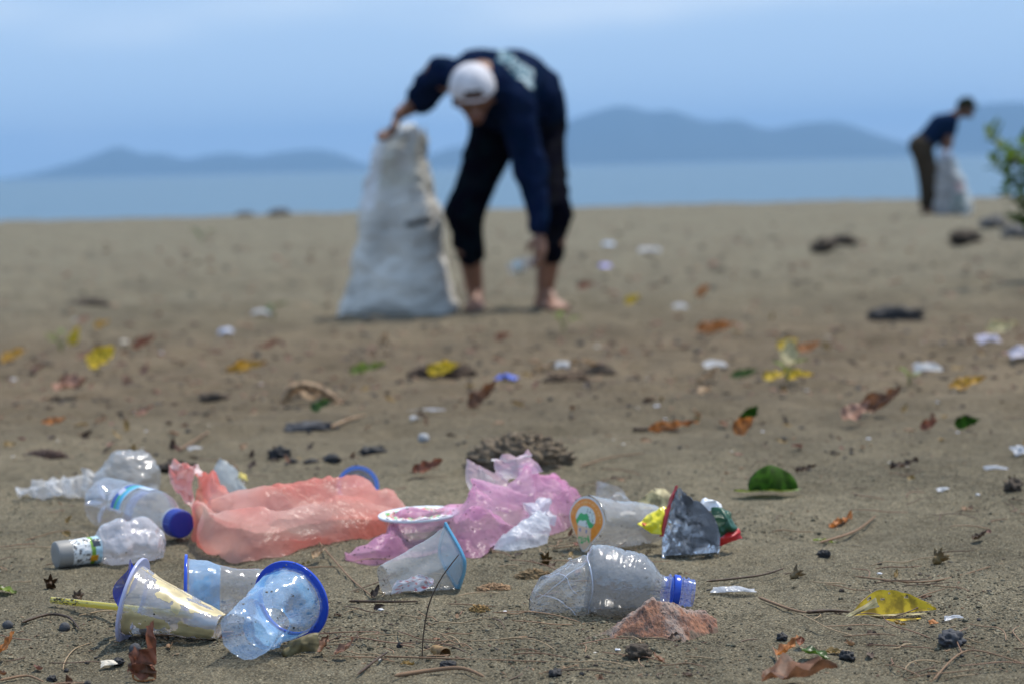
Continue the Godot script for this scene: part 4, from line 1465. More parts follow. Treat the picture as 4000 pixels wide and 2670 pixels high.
# Colours of the lid's print: orange field, white oval, green hills, beige block and a row of green strokes.
func orange_print(q: Vector2, edge: float) -> Color:
	var orange := Color(0.80, 0.24, 0.015)
	var white := Color(0.66, 0.72, 0.66)
	var green := Color(0.05, 0.42, 0.13)
	var c := orange.lerp(Color(0.80, 0.33, 0.06), 0.5 + 0.5 * n_mid.get_noise_2dv(q * 4.0))
	if edge > 0.93:
		return Color(0.62, 0.60, 0.58)
	if absf(edge - 0.80) < 0.03 and q.y > 0.2 and sin(atan2(q.x, q.y) * 60.0) > 0.1:
		return Color(0.85, 0.50, 0.20)
	if Vector2(q.x / 0.52, (q.y - 0.22) / 0.44).length() < 1.0 and q.y > -0.08:
		c = white
		var hill := 0.18 + 0.22 * cos(q.x * 4.2 + 0.3) + 0.04 * sin(q.x * 17.0)
		if q.y < hill and q.y > hill - 0.24 - 0.1 * absf(q.x):
			c = green
		if n_small.get_noise_2dv(q * 9.0) > 0.45 and q.x > 0.05:
			c = Color(0.20, 0.20, 0.19)
	elif absf(q.x) < 0.36 and q.y > -0.98 and q.y < 0.10:
		c = Color(0.72, 0.52, 0.36)
		# a line of slanting strokes, worn beyond reading
		var y := q.y + 0.55 - q.x * 0.25
		if absf(y) < 0.14:
			var x := fposmod(q.x + 0.30, 0.15) - 0.075
			var which := int(floor((q.x + 0.30) / 0.15))
			var ink := false
			match posmod(which, 4):
				0: ink = absf(x + 0.04 + y * 0.3) < 0.02 or (absf(y - 0.10) < 0.03)
				1: ink = absf(absf(x) - 0.035) < 0.018 or absf(y + 0.09) < 0.03
				2: ink = absf(Vector2(x, y).length() - 0.06) < 0.02
				3: ink = absf(x - 0.03 + y * 0.2) < 0.02 or absf(y + 0.02 + x) < 0.022
			if ink and absf(q.x) < 0.3:
				c = Color(0.03, 0.40, 0.12)
		if absf(q.y + 0.22) < 0.06 and (absf(q.x + 0.2) < 0.05 or absf(q.x - 0.14) < 0.04):
			c = Color(0.25, 0.28, 0.42)
	return c


# Whole clear bottle with its dark blue cap towards the viewer.
func build_capped_bottle(grains: Array) -> void:
	var cap_at := on(Vector2(-0.3885, -2.6222)) + Vector3(0, 0.021, 0)
	var foot := cap_at + Vector3(-0.115, 0.016, -0.160)
	foot.y = ground(foot.x, foot.z) + 0.030
	var t := thing("plastic_bottle", "clear plastic bottle with dark blue screw cap and blue label band", "bottle", foot)
	t.basis = facing(cap_at - foot)
	var n := (cap_at - foot).length()
	var r := 0.0305
	var dent := dented([[0.35, 0.7, 0.14, 0.5, 0.12], [0.6, -0.6, 0.1, 0.5, 0.06], [0.2, 1.8, 0.1, 0.5, 0.1]], Vector2(1, 1), 0.0, 0.0009, 31)
	var body := obj("bottle_body", lathe([Vector2(0.008, 0.0008), Vector2(0.010, 0.012), Vector2(0.001, 0.020), Vector2(0.004, 0.028), Vector2(0.016, r), Vector2(n * 0.33, r), Vector2(n * 0.36, r * 0.96), Vector2(n * 0.39, r), Vector2(n * 0.62, r), Vector2(n * 0.68, r * 1.0), Vector2(n * 0.76, r * 0.90), Vector2(n * 0.84, r * 0.62), Vector2(n * 0.89, 0.0135), Vector2(n * 0.97, 0.0128)], 72, 90, 0.0, 0, dent), M["clear_bottle"], t)
	for i in 5:
		var a := TAU * i / 5 + 0.3
		obj("foot_rib", tube([Vector3(0.009, cos(a) * 0.004, sin(a) * 0.004), Vector3(0.003, cos(a) * 0.016, sin(a) * 0.016), Vector3(0.006, cos(a) * 0.026, sin(a) * 0.026)], [0.0015, 0.003, 0.0015], 6, 8), M["clear_rib"], t)
	# label band, round the far side and part of the near one
	var lp := PackedVector3Array()
	var lc := PackedColorArray()
	var k0 := n * 0.42
	for j in 61:
		var s := j / 60.0
		for i in 57:
			var a := lerpf(-0.35, 1.35, i / 56.0)
			var rr := r + 0.0006
			lp.append(Vector3(k0 + 0.052 * s, cos(a) * rr, sin(a) * rr))
			var c := Color(0.02, 0.06, 0.30)
			if s < 0.16: c = Color(0.03, 0.10, 0.42)
			elif s < 0.26: c = Color(0.03, 0.40, 0.16)
			elif s < 0.36: c = Color(0.05, 0.36, 0.62)
			elif s < 0.44: c = Color(0.12, 0.50, 0.72)
			else: c = Color(0.55, 0.62, 0.72)
			if absf(a - 0.52 - 0.1 * sin(s * 9.0)) < 0.16 and s < 0.22: c = Color(0.55, 0.55, 0.70)
			if a < -0.08: c = c.lerp(Color(0.35, 0.40, 0.65), 0.5)
			if s > 0.44 and a > 0.15: c = Color(0.60, 0.60, 0.62)
			lc.append(c)
	var keep_i := PackedInt32Array()
	for j in 60:
		for i in 56:
			var a := lerpf(-0.35, 1.35, i / 56.0)
			if j > 27 and a > 0.15:
				continue
			var b := j * 57 + i
			keep_i.append_array(PackedInt32Array([b, b + 57, b + 1, b + 1, b + 57, b + 58]))
	obj("label", mesh_of(lp, keep_i, PackedVector2Array(), lc), M["plain_gloss"], t)
	var lower := lathe([Vector2(n * 0.60, r * 0.985), Vector2(n * 0.70, r * 0.975)], 72, 8)
	obj("far_label", lower, clear_plastic(0.28, Color(0.42, 0.48, 0.80), 0.2), t)
	obj("neck_ring", lathe([Vector2(n * 0.945, 0.0128), Vector2(n * 0.945, 0.0165), Vector2(n * 0.955, 0.0165), Vector2(n * 0.955, 0.0128)], 48, 9), M["clear_rib"], t)
	var c := obj("screw_cap", lathe([Vector2(n * 0.965, 0.0150), Vector2(n * 0.967, 0.0162), Vector2(n * 1.03, 0.0160), Vector2(n * 1.038, 0.0150), Vector2(n * 1.040, 0.0136), Vector2(n * 1.040, 0.006), Vector2(n * 1.040, 0.0003)], 120, 42, 0.0, 0, func(p: Vector3, tt: float, a: float) -> Vector3: return p * Vector3(1, 1.0 + (0.016 * signf(sin(a * 30.0)) if tt > 0.1 and tt < 0.62 else 0.0), 1.0 + (0.016 * signf(sin(a * 30.0)) if tt > 0.1 and tt < 0.62 else 0.0))), M["cap_blue"], t)
	obj("tamper_ring", lathe([Vector2(n * 0.957, 0.0150), Vector2(n * 0.957, 0.0163), Vector2(n * 0.963, 0.0163), Vector2(n * 0.963, 0.0150)], 48, 9), M["cap_blue"], c)
	specks_on(body, 60, 0.0006, 0.0018, grains, "sand_grain")


# Short crushed bottle with a grey end and a printed neck.
func build_small_bottle(grains: Array) -> void:
	var cap_at := on(Vector2(-0.4929, -2.4637)) + Vector3(0.0, 0.0150, 0)
	var t := thing("plastic_bottle", "crumpled clear bottle with dull grey cap and printed white neck, leftmost bottle", "bottle", cap_at)
	t.basis = facing(Vector3(0.84, 0.02, -0.50)) * Basis.from_scale(Vector3.ONE * 0.79)
	var cap_mat := mat(0.26, 0.25, 0.23, 0.5)
	obj("screw_cap", lathe([Vector2(-0.010, 0.0004), Vector2(-0.0102, 0.010), Vector2(-0.009, 0.0165), Vector2(-0.006, 0.0185), Vector2(0.010, 0.0185), Vector2(0.012, 0.0170)], 60, 24), cap_mat, t)
	var cs := PackedColorArray()
	var ps := PackedVector3Array()
	for j in 29:
		var s := j / 28.0
		for i in 72:
			var a := TAU * i / 72
			var r := lerpf(0.0172, 0.0185, s) + 0.0012 * n_ridge.get_noise_3d(cos(a) * 2.0, sin(a) * 2.0, s * 2.5)
			ps.append(Vector3(0.009 + s * 0.045, cos(a) * r, sin(a) * r))
			var c := Color(0.72, 0.72, 0.70)
			if s > 0.62 and s < 0.76: c = Color(0.20, 0.36, 0.04)
			if s > 0.76: c = Color(0.48, 0.66, 0.72)
			if s > 0.70 and s < 0.95 and a > 0.5 and a < 1.15: c = Color(0.04, 0.045, 0.055)
			if s > 0.60 and s < 0.84 and a > 1.75 and a < 2.35: c = Color(0.72, 0.33, 0.02)
			if n_mid.get_noise_3d(cos(a) * 3.0, sin(a) * 3.0, s * 8.0) > 0.35 and s < 0.6: c = Color(0.16, 0.15, 0.14)
			cs.append(c)
	obj("printed_neck", sheet(ps, 72, 29, true, cs), M["plain_gloss"], t)
	var crush := func(p: Vector3, tt: float, a: float) -> Vector3:
		var r := cell_noise(p * 18.0 + Vector3(3, 1, 7)) * 0.013 + n_ridge.get_noise_3dv(p * 16.0) * 0.0075
		var q := p + Vector3(0, cos(a), sin(a)) * r * smoothstep(0.0, 0.15, tt)
		q.y = maxf(q.y, -0.021)
		return q
	var body := obj("bottle_body", lathe([Vector2(0.052, 0.0188), Vector2(0.060, 0.029), Vector2(0.078, 0.0365), Vector2(0.10, 0.036), Vector2(0.122, 0.033), Vector2(0.137, 0.026), Vector2(0.146, 0.014), Vector2(0.148, 0.0008)], 80, 60, 0.0, 0, crush), M["cloudy_bright"], t)
	specks_on(body, 160, 0.0006, 0.0026, grains, "sand_grain", "speck", func(p: Vector3) -> bool: return p.y < 0.0)


# The crushed clear bottle with its blue neck ring, alone at the right.
func build_crushed_bottle(grains: Array) -> void:
	var neck_at := on(Vector2(0.1611, -2.1519)) + Vector3(0.0, 0.0150, 0)
	var t := thing("plastic_bottle", "crushed clear bottle without cap, blue ring round its neck, leaning on reddish rock", "bottle", neck_at)
	# x runs from the neck to the crushed foot; past the fold the end is pressed flat and hangs lower
	t.basis = facing(Vector3(-1.0, 0.16, 0.03))
	var bent := func(p: Vector3, tt: float, a: float) -> Vector3:
		var x := p.x
		var up := Vector3(0, cos(a), sin(a))
		var hold := smoothstep(0.028, 0.05, x)
		var edge := 0.094 + 0.008 * cos(a + 0.5)
		var fold := smoothstep(edge - 0.004, edge + 0.006, x)
		var q := p
		q += up * (cell_noise(p * Vector3(12, 16, 16) + Vector3(2, 5, 9)) * 0.0055 - 0.001 + n_ridge.get_noise_3dv(p * 12.0 + Vector3(9, 0, 0)) * 0.0018) * hold
		q -= up * 0.0013 * exp(-pow((fposmod(x - 0.045 + sin(a) * 0.006, 0.014) - 0.007) / 0.0014, 2.0)) * smoothstep(0.045, 0.055, x) * (1.0 - fold)
		q -= up * 0.0062 * exp(-pow((x - edge) / 0.0032, 2.0))
		var flat := smoothstep(edge, 0.150, x)
		q.z = q.z * lerpf(1.0, 0.38, flat) - flat * 0.004
		q += Vector3(0.25, cos(a), sin(a) * 0.8) * (cell_noise(p * 13.0 + Vector3(7, 3, 1)) * 0.020 - 0.002 + n_ridge.get_noise_3dv(p * 12.0) * 0.008) * fold
		q.y -= fold * (0.004 + (x - 0.095) * 0.42)
		q.y *= lerpf(1.0, 1.06, fold)
		return q
	var prof := [Vector2(0.024, 0.0128), Vector2(0.029, 0.0150), Vector2(0.037, 0.0240), Vector2(0.046, 0.0305), Vector2(0.057, 0.0335), Vector2(0.078, 0.0350), Vector2(0.098, 0.0350), Vector2(0.114, 0.0345), Vector2(0.128, 0.0300), Vector2(0.140, 0.0200), Vector2(0.147, 0.0080), Vector2(0.148, 0.0008)]
	var body := obj("bottle_body", lathe(prof, 120, 120, 0.0, 0, bent), M["bottle_grey"], t)
	obj("grey_lining", lathe([Vector2(0.034, 0.019), Vector2(0.046, 0.0290), Vector2(0.057, 0.0322), Vector2(0.078, 0.0338), Vector2(0.096, 0.0338)], 80, 40, 0.0, 0, bent), M["dirty_film"], t)
	obj("neck", lathe([Vector2(-0.004, 0.0108), Vector2(-0.0045, 0.0128), Vector2(0.0, 0.0130), Vector2(0.001, 0.0140), Vector2(0.0024, 0.0140), Vector2(0.0032, 0.0128), Vector2(0.0048, 0.0128), Vector2(0.0056, 0.0140), Vector2(0.007, 0.0140), Vector2(0.008, 0.0128), Vector2(0.017, 0.0128), Vector2(0.0185, 0.0150), Vector2(0.0200, 0.0150), Vector2(0.0212, 0.0128), Vector2(0.025, 0.0128)], 64, 90), clear_plastic(0.30, Color(0.30, 0.48, 0.90), 0.06), t)
	obj("neck_ring", lathe([Vector2(0.0095, 0.0134), Vector2(0.0095, 0.0152), Vector2(0.0148, 0.0154), Vector2(0.0148, 0.0134), Vector2(0.0095, 0.0134)], 64, 20), mat(0.015, 0.07, 0.48, 0.22), t)
	var crease := func(from: Vector2, to: Vector2, thick: float) -> void:
		var path := []
		for i in 13:
			var s := i / 12.0
			var xa := from.lerp(to, s)
			xa.x += 0.0018 * sin(s * 9.0 + from.x * 300.0)
			var tt := 0.0
			for j in 200:
				tt = j / 200.0
				var pr: Vector2 = along(prof, tt)
				if pr.x >= xa.x:
					break
			var q: Vector2 = along(prof, tt)
			path.append(bent.call(Vector3(q.x, cos(xa.y) * q.y, sin(xa.y) * q.y), tt, xa.y) * 1.004)
		obj("crease", tube(path, [0.0002, thick, 0.0002], 5, 24), M["clear_rib"], t)
	crease.call(Vector2(0.101, 0.3), Vector2(0.090, -2.8), 0.0008)
	crease.call(Vector2(0.103, -0.6), Vector2(0.140, -1.5), 0.0005)
	crease.call(Vector2(0.106, -1.6), Vector2(0.136, -0.3), 0.0005)
	crease.call(Vector2(0.104, -2.2), Vector2(0.140, -1.2), 0.0005)
	specks_on(body, 300, 0.0004, 0.0014, [Color(0.05, 0.045, 0.04), Color(0.10, 0.09, 0.07), Color(0.16, 0.14, 0.11)], "sand_grain")
	var low := func(p: Vector3) -> bool: return p.y < -0.022
	specks_on(body, 160, 0.0005, 0.0022, [Color(0.03, 0.03, 0.03), Color(0.10, 0.09, 0.07)], "mud_speck", "speck", low)



# ---------------------------------------------------------------- foil packet and rock

func build_packets_and_rock() -> void:
	var k := 0.000471
	var at := on(Vector2(0.1857, -2.4537)) + Vector3(0, 0.002, 0)
	var t := thing("snack_packet", "torn snack packet, silver foil inside open to viewer, yellow, red and green outside", "packet", at)
	var px := func(x: float, y: float, z: float) -> Vector3: return Vector3((x - 1582.0) * k, (1266.0 - y) * k, z)
	# the foil lining: a scoop from the left edge over the back to the right edge
	var cols := [
		[px.call(1516, 1262, 0.020), px.call(1522, 1205, 0.004), px.call(1543, 1140, -0.006), px.call(1557, 1106, 0.010)],
		[px.call(1545, 1266, 0.012), px.call(1546, 1228, -0.020), px.call(1556, 1172, -0.022), px.call(1568, 1112, -0.010)],
		[px.call(1580, 1267, 0.012), px.call(1580, 1232, -0.048), px.call(1582, 1182, -0.060), px.call(1580, 1120, 0.006)],
		[px.call(1618, 1262, 0.014), px.call(1618, 1230, -0.036), px.call(1608, 1182, -0.046), px.call(1592, 1132, 0.008)],
		[px.call(1646, 1256, 0.018), px.call(1650, 1215, 0.010), px.call(1638, 1175, -0.002), px.call(1604, 1140, 0.002)],
	]
	var pts := PackedVector3Array()
	for j in 81:
		for i in 121:
			var row := []
			for c in cols:
				row.append(along(c, j / 80.0))
			var p: Vector3 = along(row, i / 120.0)
			var rim := minf(minf(i, 120 - i) / 16.0, 1.0)
			p += Vector3(0.2, 0.3, 1.0) * ((n_ridge.get_noise_2d(i * 0.03, j * 0.04) * 0.004 + cell_noise_at(i * 0.036, j * 0.055, 3.0) * 0.020) * rim + n_mid.get_noise_2d(i * 0.08, j * 0.1) * 0.0008)
			pts.append(p)
	obj("foil_lining", sheet(pts, 121, 81), M["foil"], t)
	var hem := PackedVector3Array()
	for j in 5:
		for i in 41:
			var u := i / 40.0
			hem.append(px.call(lerpf(1520, 1648, u), lerpf(1267, 1262, u) - j * 2.4, 0.0155 + j * 0.0012 - 0.002 * sin(u * 9.0)))
	obj("crimped_edge", sheet(hem, 41, 5), M["foil"], t)
	var yellow := mat(0.72, 0.62, 0.02, 0.3)
	var red := mat(0.36, 0.02, 0.02, 0.3)
	obj("yellow_panel", quad_patch(px.call(1464, 1192, 0.004), px.call(1517, 1216, 0.012), px.call(1490, 1168, -0.01), px.call(1537, 1152, -0.002), Vector3(0, 0.0, 0.006), 20, 0.003, 61), yellow, t)
	obj("red_stripe", quad_patch(px.call(1512, 1216, 0.012), px.call(1523, 1214, 0.013), px.call(1524, 1158, 0.0), px.call(1542, 1150, 0.002), Vector3(0, 0, 0.003), 14, 0.001, 62), red, t)
	obj("red_stripe", quad_patch(px.call(1528, 1160, -0.002), px.call(1541, 1152, 0.0), px.call(1555, 1106, -0.010), px.call(1561, 1104, -0.008), Vector3(0, 0, 0.002), 14, 0.001, 63), red, t)
	obj("logo_mark", quad_patch(px.call(1472, 1190, 0.006), px.call(1482, 1194, 0.008), px.call(1475, 1184, 0.004), px.call(1484, 1186, 0.006), Vector3(0, 0, 0.0035), 6, 0.0, 64), mat(0.6, 0.12, 0.03, 0.3), t)
	obj("green_panel", quad_patch(px.call(1640, 1228, -0.006), px.call(1692, 1212, -0.012), px.call(1640, 1166, -0.02), px.call(1672, 1172, -0.03), Vector3(0.004, 0.002, 0.010), 20, 0.004, 65), mat(0.008, 0.065, 0.028, 0.35), t)
	obj("red_panel", quad_patch(px.call(1640, 1248, -0.002), px.call(1705, 1232, -0.008), px.call(1642, 1226, -0.006), px.call(1696, 1208, -0.012), Vector3(0, 0, 0.006), 16, 0.002, 66), mat(0.50, 0.02, 0.02, 0.35), t)
	obj("white_flap", quad_patch(px.call(1618, 1172, -0.018), px.call(1662, 1176, -0.018), px.call(1610, 1154, -0.03), px.call(1650, 1152, -0.036), Vector3(0, 0.004, 0.004), 16, 0.005, 67), mat(0.72, 0.74, 0.78, 0.4), t)
	# reddish rock in front of the crushed bottle
	at = on(Vector2(0.1216, -2.0382))
	var spines := [[Vector3(-0.001, 0.0340, -0.004), Vector3(-0.048, 0.0045, 0.004)], [Vector3(-0.001, 0.0340, -0.004), Vector3(0.018, 0.0270, 0.002)], [Vector3(0.018, 0.0270, 0.002), Vector3(0.043, 0.0225, -0.006)], [Vector3(0.012, 0.0270, 0.004), Vector3(0.022, 0.0020, 0.046)]]
	var rp := PackedVector3Array()
	var rc := PackedColorArray()
	for j in 111:
		for i in 151:
			var x := lerpf(-0.056, 0.056, i / 150.0)
			var z := lerpf(0.056, -0.045, j / 110.0)
			var top := 0.0
			var crest := 1.0
			for sp in spines:
				var ab := Vector2(sp[1].x - sp[0].x, sp[1].z - sp[0].z)
				var s := clampf(Vector2(x - sp[0].x, z - sp[0].z).dot(ab) / ab.length_squared(), 0.0, 1.0)
				var off := Vector2(x, z).distance_to(Vector2(sp[0].x, sp[0].z) + ab * s)
				var h := lerpf(sp[0].y, sp[1].y, s) - off * (0.80 if z > -0.004 else 1.3) - off * off * 9.0 + 0.006 * (1.0 - exp(-off * 160.0))
				top += exp(h * 260.0)
				crest = minf(crest, off)
			var y := log(top) / 260.0 - 0.004
			y += n_mid.get_noise_2d(x * 70.0, z * 70.0) * 0.0022 + n_small.get_noise_2d(x * 210.0, z * 210.0) * 0.0010 + n_ridge.get_noise_2d(x * 45.0, z * 45.0) * 0.0016
			rp.append(Vector3(x, maxf(y, -0.012), z))
			var a := n_mid.get_noise_3d(x * 60.0, y * 60.0, z * 60.0)
			var b := n_small.get_noise_3d(x * 520.0, y * 520.0, z * 520.0)
			var c := Color(0.30, 0.135, 0.075).lerp(Color(0.20, 0.085, 0.05), clampf(0.5 + a * 1.3, 0, 1))
			var worn := smoothstep(0.011, 0.001, crest + a * 0.006)
			c = c.lerp(Color(0.29, 0.235, 0.20), clampf(worn * 0.8 + 0.25 + b * 0.7 + a * 0.4, 0, 1) * (0.45 + 0.45 * worn))
			if b > 0.5: c = Color(0.07, 0.05, 0.04)
			if y < 0.004 + a * 0.008: c = c.lerp(Color(0.13, 0.115, 0.08), 0.55)
			rc.append(c)
	var stone := obj("rock", sheet(rp, 151, 111, false, rc), M["rock"])
	stone.position = at
	tag(stone, "rough reddish orange rock with pale grey crest before the crushed bottle", "rock")



# ---------------------------------------------------------------- leaves, stones and scraps one can tell apart

# Half a leaf blade standing or lying along x, its rim bitten.
func half_leaf(length: float, wide: float, rise: float, bend: float, bite: float, seed_: int, blunt := 0.8) -> ArrayMesh:
	var pts := PackedVector3Array()
	var nl := 40
	var nw := 12
	for j in nw + 1:
		var s := float(j) / nw
		for i in nl + 1:
			var t := float(i) / nl
			var w := wide * pow(sin(PI * pow(clampf(t * 0.97 + 0.015, 0, 1), 0.85)), blunt) * (1.0 - bite * maxf(0.0, n_ridge.get_noise_2d(t * 1.6 + seed_ * 9.0, 2.0)))
			var a := rise + bend * s
			var lift := n_mid.get_noise_2d(t * 1.5 + seed_ * 4.0, s * 0.6) * wide * 0.12
			pts.append(Vector3((t - 0.5) * length, sin(a) * w * s + lift * s + 0.0015, -cos(a) * w * s + lift * 0.5))
	var idx := PackedInt32Array()
	for j in nw:
		for i in nl:
			if bite > 0.0 and n_mid.get_noise_2d(i * 0.16 + seed_ * 3.0, j * 0.30) > 0.66 - bite * 0.25 and j > 2:
				continue
			var b := j * (nl + 1) + i
			idx.append_array(PackedInt32Array([b, b + nl + 1, b + 1, b + 1, b + nl + 1, b + nl + 2]))
	return mesh_of(pts, idx)


func place_leaf(called: String, label: String, p: Vector2, length: float, ratio: float, m: Material, yaw: float, curl: float, fold: float, seed_: int, group := "", lift := 0.0, tilt := 0.0) -> Node3D:
	var o := obj(called, leaf(length, length * ratio, curl, fold, length * 0.09, seed_), m)
	var far := clampf((-p.y - 2.7) * 2.0, 0.0, 1.0)
	var lean := far * (0.72 + 0.25 * sin(seed_ * 1.9))
	length *= 1.0 + 0.3 * clampf((-p.y - 4.0) * 0.5, 0.0, 1.0)
	var b := Basis(Vector3.RIGHT, lean) * turned(yaw, 0, tilt)
	lift += sin(lean) * length * ratio * 0.42
	var half := b * Vector3(length * 0.5, 0, 0)
	var low := 0.0
	if curl < 0.0:
		low = length * absf(curl) * 0.32
	o.transform = Transform3D(b, on(p, 0.002 + lift + low) - Vector3(half.x, 0, half.z))
	tag(o, label, "leaf", group)
	return o


func place_stone(called: String, label: String, p: Vector2, size: Vector3, m: Material, seed_: int, sink := 0.25, rough := 0.35, category := "stone", group := "") -> Node3D:
	var o := obj(called, lump(size * 0.5, rough, seed_, 14, 1.6), m)
	o.transform = Transform3D(turned(seed_ * 1.7 if size.x < 0.03 else 0.15), on(p, size.y * (0.5 - sink)))
	tag(o, label, category, group)
	return o


func place_scrap(label: String, p: Vector2, wide: float, tall: float, m: Material, yaw: float, seed_: int, called := "plastic_scrap", category := "plastic scrap") -> Node3D:
	var o := obj(called, quad_patch(Vector3(-wide * 0.5, 0, tall * 0.5), Vector3(wide * 0.5, 0.001, tall * 0.4), Vector3(-wide * 0.4, tall * 0.35, -tall * 0.5), Vector3(wide * 0.45, tall * 0.25, -tall * 0.5), Vector3(0, tall * 0.2, 0), 12, tall * 0.16, seed_), m)
	o.transform = Transform3D(turned(yaw), on(p, 0.002))
	tag(o, label, category)
	return o


func place_sprout(label: String, p: Vector2, tall: float, n: int, m: Material, seed_: int) -> Node3D:
	var t := thing("seedling", label, "seedling", on(p))
	for i in n:
		var a := i * 2.4 + seed_
		var stalk := [Vector3.ZERO, Vector3(cos(a) * tall * 0.12, tall * 0.4, sin(a) * tall * 0.12), Vector3(cos(a) * tall * 0.3, tall * (0.5 + 0.12 * i), sin(a) * tall * 0.3)]
		obj("stem", tube(stalk, [tall * 0.03, tall * 0.025, tall * 0.015], 5, 6), m, t)
		var l := obj("leaf", leaf(tall * 0.62, tall * 0.34, -0.5, 0.25, tall * 0.05, seed_ + i, 8, 6), m, t)
		l.transform = Transform3D(turned(-a, 0, 0.5), stalk[2])
	return t


func place_pod(label: String, p: Vector2, size: float, m: Material, seed_: int) -> Node3D:
	var t := thing("seed_pod", label, "seed pod", on(p, size * 0.18))
	t.basis = turned(seed_, 0.75, 0.5)
	obj("core", lump(Vector3(size * 0.2, size * 0.24, size * 0.2), 0.25, seed_, 9), m, t)
	for i in 5:
		var l := obj("valve", leaf(size * 0.62, size * 0.36, 0.9, 0.7, size * 0.05, seed_ + i, 8, 6), m, t)
		l.transform = Transform3D(turned(i * 1.257 + seed_, 0, 0.25 + 0.2 * (i % 3)), Vector3.ZERO)
	return t


# A clump of dry husk: fibres and crumbled bark heaped together.
func place_clump(called: String, label: String, category: String, p: Vector2, size: Vector3, dark: Color, pale: Color, n: int, seed_: int) -> Node3D:
	var t := thing(called, label, category, on(p, -0.004))
	var pts := PackedVector3Array()
	var col := PackedColorArray()
	var o := Vector3(seed_ * 4.1, 0, seed_)
	for j in 25:
		var el := PI * 0.5 * j / 24.0
		for i in 56:
			var a := TAU * i / 56
			var v := Vector3(cos(a) * sin(el), cos(el), sin(a) * sin(el))
			var r := 0.90 + 0.10 * n_ridge.get_noise_3dv(v * 1.1 + o) + 0.22 * n_mid.get_noise_3dv(v * 6.0 + o)
			pts.append(v * r * Vector3(size.x, size.y, size.z) * Vector3(0.5, 1, 0.5))
			var k := n_mid.get_noise_3dv(v * 5.0 + o * 2.0) * 0.5 + 0.5
			col.append(dark.lerp(pale, clampf(k * 1.2 - 0.1, 0, 1)))
	obj("matted_core", sheet(pts, 56, 25, true, col), M["plain_rough"], t)
	var chips := []
	var tints := []
	for k in n:
		var q := pts[rng.randi_range(0, pts.size() - 1)] * rnd(0.85, 1.12)
		var s := size.y * rnd(0.10, 0.45) * (0.5 if size.y > 0.03 else 1.0)
		chips.append(Transform3D(turned(rnd(0, TAU), rnd(-0.5, 0.5), rnd(-0.5, 0.5)) * Basis.from_scale(Vector3(s * rnd(0.8, 2.6), s * 0.14, s * rnd(0.15, 0.6))), Vector3(q.x, maxf(q.y, 0.002), q.z)))
		tints.append(dark.lerp(pale, rnd(0, 1)))
	stuff("husk_flake", lump(Vector3.ONE * 0.5, 0.4, seed_, 5), M["plain_rough"], chips, tints, t)
	return t


